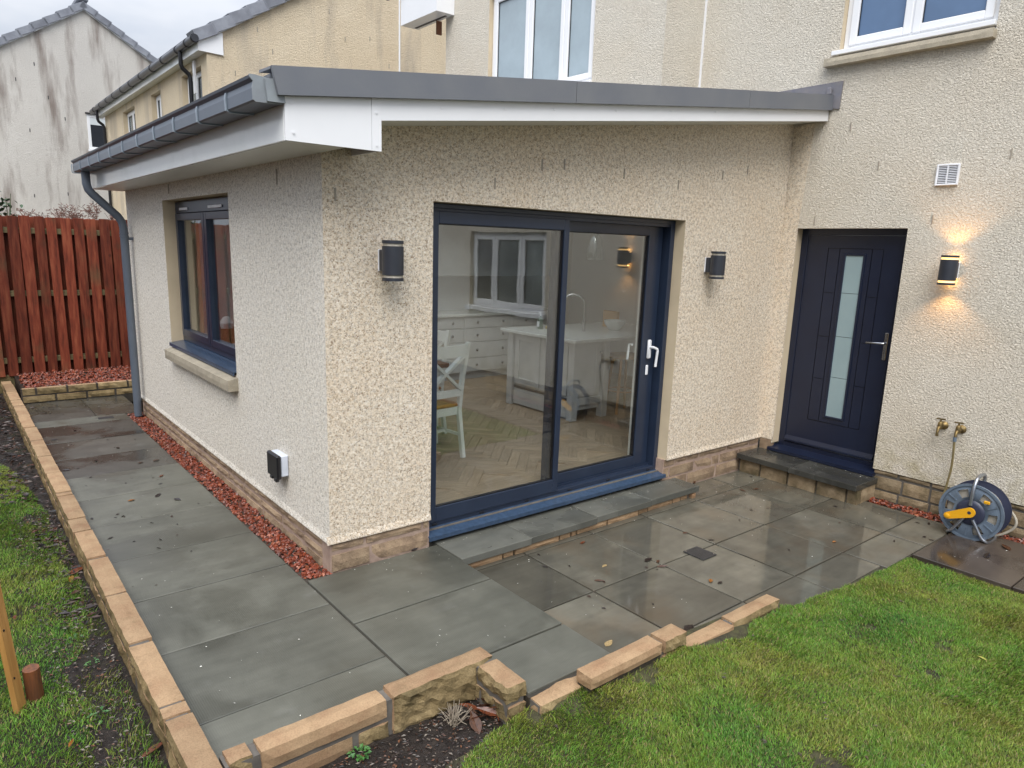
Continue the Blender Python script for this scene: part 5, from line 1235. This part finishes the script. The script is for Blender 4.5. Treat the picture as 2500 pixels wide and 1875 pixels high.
leaf(-.304, 2.905, 0, .11, 'brown', 'dark brown leaf on the path beside the gravel, behind the upright red leaf', G)
leaf(-.43, 2.904, 0, .09, 'brown', 'flat brown leaf on the path left of the dark brown leaf', G)
leaf(-.731, 3.18, 0, .09, 'dark', 'pair of black leaf scraps on the left of the path', G)
leaf(-.724, 4.383, 0, .11, 'dark', 'black leaf on the path a little before the slot drain', G)
leaf(-.934, 4.11, 0, .11, 'dark', 'winged black leaf near the kerb before the slot drain', G)
leaf(-.498, 3.505, 0, .12, 'dark', 'long dark leaf on the far middle of the path', G)
leaf(.588, .0, 0, .10, 'dark', 'dark leaf at the foot of the plinth left of the sliding door', G, .2)
for (x, y, z) in ((1.352, -.359, PZ), (1.265, -.517, PZ), (1.406, -.603, PZ), (2.03, -1.33, PZ), (3.847, .03, PZ), (4.15, -.2, PZ), (3.824, -.725, PZ), (4.05, -1.06, PZ), (2.884, -1.311, PZ), (3.979, -1.782, PZ), (3.957, -1.84, PZ), (4.249, -1.625, PZ), (3.701, -1.68, PZ), (4.3, -1.69, PZ), (-.845, 2.701, 0), (-.909, 2.494, 0), (-.646, 2.395, 0), (-.989, 1.713, 0), (-.855, 1.651, 0), (-.421, 3.987, 0), (-.524, 3.853, 0), (-.197, 5.827, 0), (-.125, 5.761, 0), (-.537, 5.738, 0), (-.934, 5.737, 0), (-.901, 4.74, 0), (-.214, 4.318, 0), (-.892, 3.019, 0)):
    leaf(x, y, z + (.012 if y < -1.87 else 0), U(.035, .065), 'dark', 'tiny dark withered leaf scrap on the wet lower patio' if z < 0 else 'tiny dark withered leaf scrap on the path beside the extension', 'tiny leaf scraps on the patio' if z < 0 else 'tiny leaf scraps on the path')
LG = -.10
leaf(-1.219, .998, LG, .09, 'orange', 'orange leaf on the soil beside the kerb wall', 'leaves on the soil and grass'); leaf(-1.175, 1.10, LG, .16, 'red', 'dark red leaf heap against the kerb wall', 'leaves on the soil and grass')
leaf(-1.53, .60, LG + .03, .08, 'red', 'dark red leaf on the left grass above the stake', 'leaves on the soil and grass'); leaf(-1.44, -.676, LG + .03, .07, 'orange', 'orange leaf on the grass near the bottom left corner', 'leaves on the soil and grass')
leaf(-1.185, -.87, LG, .14, 'red', 'red curled leaf on the soil by the nearest kerb stone', 'leaves on the soil and grass'); leaf(-1.36, -.56, LG, .05, 'tan', 'tan leaf scrap on the bare soil', 'leaves on the soil and grass')
leaf(.844, -1.77, -.055, .13, 'orange', 'bright orange leaf tucked under the stepped wall', 'leaves on the soil and grass'); leaf(.93, -1.78, -.055, .13, 'red', 'red brown leaf beside the bright orange leaf under the wall', 'leaves on the soil and grass')
leaf(.48, -1.906, -.045, .05, 'yellow', 'pale yellow green round leaf on the near lawn', 'leaves on the soil and grass'); leaf(2.411, -2.665, -.085, .055, 'yellow', 'bright yellow leaf on the right of the lawn', 'leaves on the soil and grass')
leaf(1.566, -1.949, -.06, .07, 'tan', 'slim pale leaf on the lawn beside the low wall', 'leaves on the soil and grass')
# dead plant in the corner bed
dpl = thing('dead_plant', 'withered plant with grey stems and rust brown leaves in the corner of the bed', 'plant', (-.02, -1.45, -.11))
m = MB()
for k in range(60):
    a = U(0, 6.28); r_ = U(.02, .075); b0 = Vector((-.085 + U(-.02, .02), -1.43 + U(-.02, .02), -.12)); m.tube([b0, b0 + Vector((math.cos(a) * r_ * .6, math.sin(a) * r_ * .6, .045)), b0 + Vector((math.cos(a) * r_, math.sin(a) * r_, U(.03, .09)))], [.0018, .0015, .001], 4)
m.build('stems', simple('grey dry stems', (.34, .29, .22), (.2, .16, .12), 30, .8), dpl, recalc=False)
for k in range(13):
    a = U(0, 6.28); o = put('leaf', random.choice(kinds[random.choice(['brown', 'red', 'red', 'orange'])]), dpl, (.025 + U(-.06, .07), -1.465 + U(-.05, .05), -.10 + U(0, .035)), (U(-.8, .8), U(-.8, .8), a), (U(.06, .12),) * 3)
def weed(x, y, z, n, s, label):
    t = thing('weed', label, 'weed', (x, y, z), 'weeds in the soil'); m = MB()
    for k in range(n):
        a = U(0, 6.28); p = Vector((x + math.cos(a) * s * U(.2, 1), y + math.sin(a) * s * U(.2, 1), z + U(.005, .03))); q = Matrix.Rotation(a, 3, 'Z') @ Matrix.Rotation(U(-.4, .4), 3, 'Y'); l = s * U(.35, .6)
        m.add([p + q @ Vector(v) for v in ((0, 0, 0), (l * .5, l * .4, .004), (l, .0, 0), (l * .5, -l * .4, .004))], [(0, 1, 2, 3)])
    m.build('leaves', simple('weed green', (.07, .19, .035), (.04, .12, .03), 20, .45), t, recalc=False)
weed(-.515, -1.37, -.115, 40, .04, 'small bright green weed below the long front stone')
weed(-1.31, -.50, -.11, 8, .04, 'round leaved green weed on the bare soil')
weed(-1.27, -.05, -.11, 14, .035, 'feathery green weed in the soil beside the kerb'); weed(-1.29, .25, -.11, 10, .03, 'little green weed farther up the soil strip')
# litter (uncountable)
def flakes(name, pts, smin, smax, pal, mat):
    V = []; F = []; C_ = []
    for (x, y, z) in pts:
        s = U(smin, smax); q = Matrix.Rotation(U(0, 6.28), 3, 'Z') @ Matrix.Rotation(U(-.5, .5), 3, 'X'); o = len(V)
        V += [tuple(Vector((x, y, z)) + q @ Vector(v)) for v in ((-s, -s * .1, 0), (-s * .2, -s * .45, s * .15), (s, 0, 0), (s * .1, s * .45, s * .18), (0, 0, -.05 * s))]
        F += [(o, o + 1, o + 4), (o + 1, o + 2, o + 4), (o + 2, o + 3, o + 4), (o + 3, o, o + 4)]
        c = random.choice(pal); k = U(.6, 1.3); C_ += [(c[0] * k, c[1] * k, c[2] * k, 1)] * 5
    me = bpy.data.meshes.new(name); me.from_pydata(V, [], F); me.materials.append(mat)
    at = me.color_attributes.new('col', 'FLOAT_COLOR', 'POINT'); at.data.foreach_set('color', np.array(C_, np.float32).ravel())
    o = put(name, me); o['kind'] = 'stuff'; return o
D = [(.022, .012, .010), (.035, .018, .013), (.05, .022, .014), (.012, .010, .010)]
flakes('leaf_litter', [(U(-1.75, -1.16), U(2.6, 7.2), -.098 + U(0, .02)) for _ in range(1500)] + [(U(-1.32, -1.16), U(.3, 2.6), -.1 + U(0, .01)) for _ in range(220)], .012, .034, D + D + [(.08, .03, .017), (.11, .07, .05)], M['litter'])
flakes('soil_crumbs', [(U(-1.45, -1.16), U(-1.6, 2.5), -.1 + U(0, .008)) for _ in range(3200)] + [(U(-.9, .12), U(-2.0, -1.36), -.108 + U(0, .008)) for _ in range(2400)], .003, .012, D + [(.10, .075, .055), (.2, .17, .14), (.03, .024, .02), (.14, .06, .03)], M['litter'])
flakes('path_debris', [(U(-1.03, -.75), U(5.3, 5.98), .002) for _ in range(60)] + [(U(-1.03, -.16), U(.4, 5.9), .002) for _ in range(45)] + [(U(1.0, 4.3), U(-1.4, -.3), PZ + .002) for _ in range(16)] + [(U(-.15, 0), U(2.6, 4.8), .008) for _ in range(24)], .006, .02, D, M['litter'])
W = [(.75, .74, .68), (.62, .60, .54)]
flakes('white_grit', [(U(.02, 3.2), -abs(rng.normal(0, .05)) - .01, .002) for _ in range(70)] + [(U(-.95, .7), U(-1.2, 0), .002) for _ in range(34)] + [(U(-1.0, -.2), U(0, 5.6), .002) for _ in range(75)] + [(U(3.3, 4.5), U(-.6, .0), PZ + .002) for _ in range(60)] + [(L - .02 - abs(rng.normal(0, .10)), U(-1.1, -.05), .086) for _ in range(40)] + [(U(.9, 4.3), U(-1.5, -.3), PZ + .002) for _ in range(40)] + [(U(3.6, 4.4), U(-3, -1.9), PZ + .014) for _ in range(24)] + [(U(-.13, 0), U(0, 4.8), .006) for _ in range(14)], .0022, .0062, W, M['litter'])

LP = [(U(-.2, 3.5), U(-3.6, -1.7)) for _ in range(1100)]
flakes('worm_casts', [(x, y, float(lawn_z(np.array([x]), np.array([y]))[0]) + U(.006, .014)) for x, y in LP if y < -1.76 - (.12 if x > 2.0 else 0) and MN.noise(Vector((x * 3, y * 3, 5))) > .02], .004, .015, [(.035, .026, .018), (.05, .036, .025), (.07, .05, .03)], M['litter'])

# ---- grass: one mesh of blades
def inpoly(x, y, P):
    r_ = np.zeros(len(x), bool); n = len(P)
    for i in range(n):
        (xa, ya), (xb, yb) = P[i], P[(i + 1) % n]
        c = ((ya > y) != (yb > y)) & (x < (xb - xa) * (y - ya) / (yb - ya + 1e-12) + xa); r_ ^= c
    return r_
def fbm(x, y, f, seed):
    out = np.zeros(len(x)); r2 = np.random.default_rng(seed)
    for o in range(4):
        for _ in range(3):
            a = r2.uniform(0, 6.28); ph = r2.uniform(0, 6.28); ff = f * 1.9 ** o * r2.uniform(.7, 1.3); out += np.sin((x * math.cos(a) + y * math.sin(a)) * ff + ph + 1.7 * np.sin((x * math.sin(a) - y * math.cos(a)) * ff * .63 + ph)) / 1.7 ** o
    return out / 4.5
def grass(name, poly, n, z0, hmin, hmax, thin, seed, gain=1.):
    r2 = np.random.default_rng(seed); P = np.array(poly); lo, hi = P.min(0), P.max(0)
    x = r2.uniform(lo[0], hi[0], n * 3); y = r2.uniform(lo[1], hi[1], n * 3)
    jx = .022 * fbm(x, y, 17, seed + 8); jy = .022 * fbm(x, y, 17, seed + 9); ok = inpoly(x + jx, y + jy, poly); x, y = x[ok][:n], y[ok][:n]
    bare = .7 * fbm(x, y, 5., seed + 1) + .6 * fbm(x, y, 14., seed + 7); keep_ = r2.random(len(x)) < np.clip(1.25 - thin * np.clip(bare - .28, 0, 2) * 3, .06, 1); x, y = x[keep_], y[keep_]; n = len(x)
    pat = 1.15 * fbm(x, y, 2.6, seed + 2) + .8 * fbm(x, y, 9, seed + 3) + r2.normal(0, .36, n)
    h = r2.uniform(hmin, hmax, n) * (1 + .35 * fbm(x, y, 6, seed + 4)); wd = r2.uniform(.0009, .0018, n)
    a = r2.uniform(0, 2 * pi, n); lean = r2.uniform(.3, 1.3, n) * h; la = .9 * fbm(x, y, 4, seed + 5) * pi + r2.normal(0, 1.1, n)
    zz = lawn_z(x, y) if z0 is None else np.full(n, z0) + .012 * fbm(x, y, 3, 9)
    V = np.zeros((n, 5, 3), np.float32)
    ca, sa = np.cos(a) * wd, np.sin(a) * wd
    V[:, 0] = np.stack([x - ca, y - sa, zz], 1); V[:, 1] = np.stack([x + ca, y + sa, zz], 1)
    mx_, my_ = x + np.cos(la) * lean * .4, y + np.sin(la) * lean * .4
    V[:, 2] = np.stack([mx_ + ca * .8, my_ + sa * .8, zz + h * .62], 1); V[:, 3] = np.stack([mx_ - ca * .8, my_ - sa * .8, zz + h * .62], 1)
    V[:, 4] = np.stack([x + np.cos(la) * lean, y + np.sin(la) * lean, zz + h * (1 - .25 * r2.random(n))], 1)
    me = bpy.data.meshes.new(name); nv = n * 5
    me.vertices.add(nv); me.vertices.foreach_set('co', V.ravel())
    base = (np.arange(n) * 5)[:, None]; tri = np.concatenate([base + [0, 1, 2], base + [0, 2, 3], base + [3, 2, 4]], 1).ravel().astype(np.int32)
    me.loops.add(len(tri)); me.loops.foreach_set('vertex_index', tri)
    me.polygons.add(n * 3); me.polygons.foreach_set('loop_start', np.arange(0, len(tri), 3, dtype=np.int32)); 
    me.update(calc_edges=True)
    pal = np.array([(.045, .15, .022), (.082, .215, .024), (.128, .245, .026), (.195, .235, .033), (.235, .205, .05), (.15, .10, .045)])
    t = np.clip(.44 + .22 * pat, 0, .96) * 5; i0 = np.clip(np.floor(t).astype(int), 0, 4); f_ = (t - i0)[:, None]
    c = pal[i0] * (1 - f_) + pal[i0 + 1] * f_; dead = r2.random(n) < .09; c[dead] = (.30, .24, .10); c = c * (r2.uniform(.42, 1.28, n) * (1 + .22 * np.clip(fbm(x, y, 22, seed + 6), -1, 1)))[:, None]
    C4 = np.ones((n, 5, 4), np.float32); C4[:, :, :3] = c[:, None, :]
    C4[:, :, :3] *= gain
    at = me.color_attributes.new('col', 'FLOAT_COLOR', 'POINT'); at.data.foreach_set('color', C4.ravel())
    me.materials.append(M['grass']); o = put(name, me); o['kind'] = 'stuff'; return o
lawn_poly = [(-.42, -1.90), (-.30, -1.72), (-.12, -1.62), (.16, -1.61), (.20, -1.69), (.48, -1.69), (.50, -1.735), (1.13, -1.742), (1.2, -1.79), (1.52, -1.84), (1.66, -1.78), (2.03, -1.745), (2.06, -1.73), (2.12, -1.765), (2.70, -1.835), (3.53, -1.86), (3.525, -4.6), (1.2, -4.6), (-.9, -3.2)]
grass('lawn_grass', lawn_poly, 600000, None, .009, .022, 1.15, 5)
left_poly = [(-1.40, -1.3), (-1.37, -.82), (-1.34, -.4), (-1.40, -.05), (-1.25, .2), (-1.23, .5), (-1.18, .9), (-1.25, 1.4), (-1.20, 2.2), (-1.23, 2.7), (-1.30, 3.5), (-1.5, 4.3), (-2.6, 4.6), (-2.6, -1.3)]
grass('left_grass', left_poly, 190000, -.106, .010, .024, .9, 21, 1.2)
tuft = [(-1.36, -1.2), (-1.17, -1.2), (-1.165, 1.9), (-1.3, 1.9)]
grass('sparse_grass', tuft, 4500, -.113, .012, .035, 3., 31)
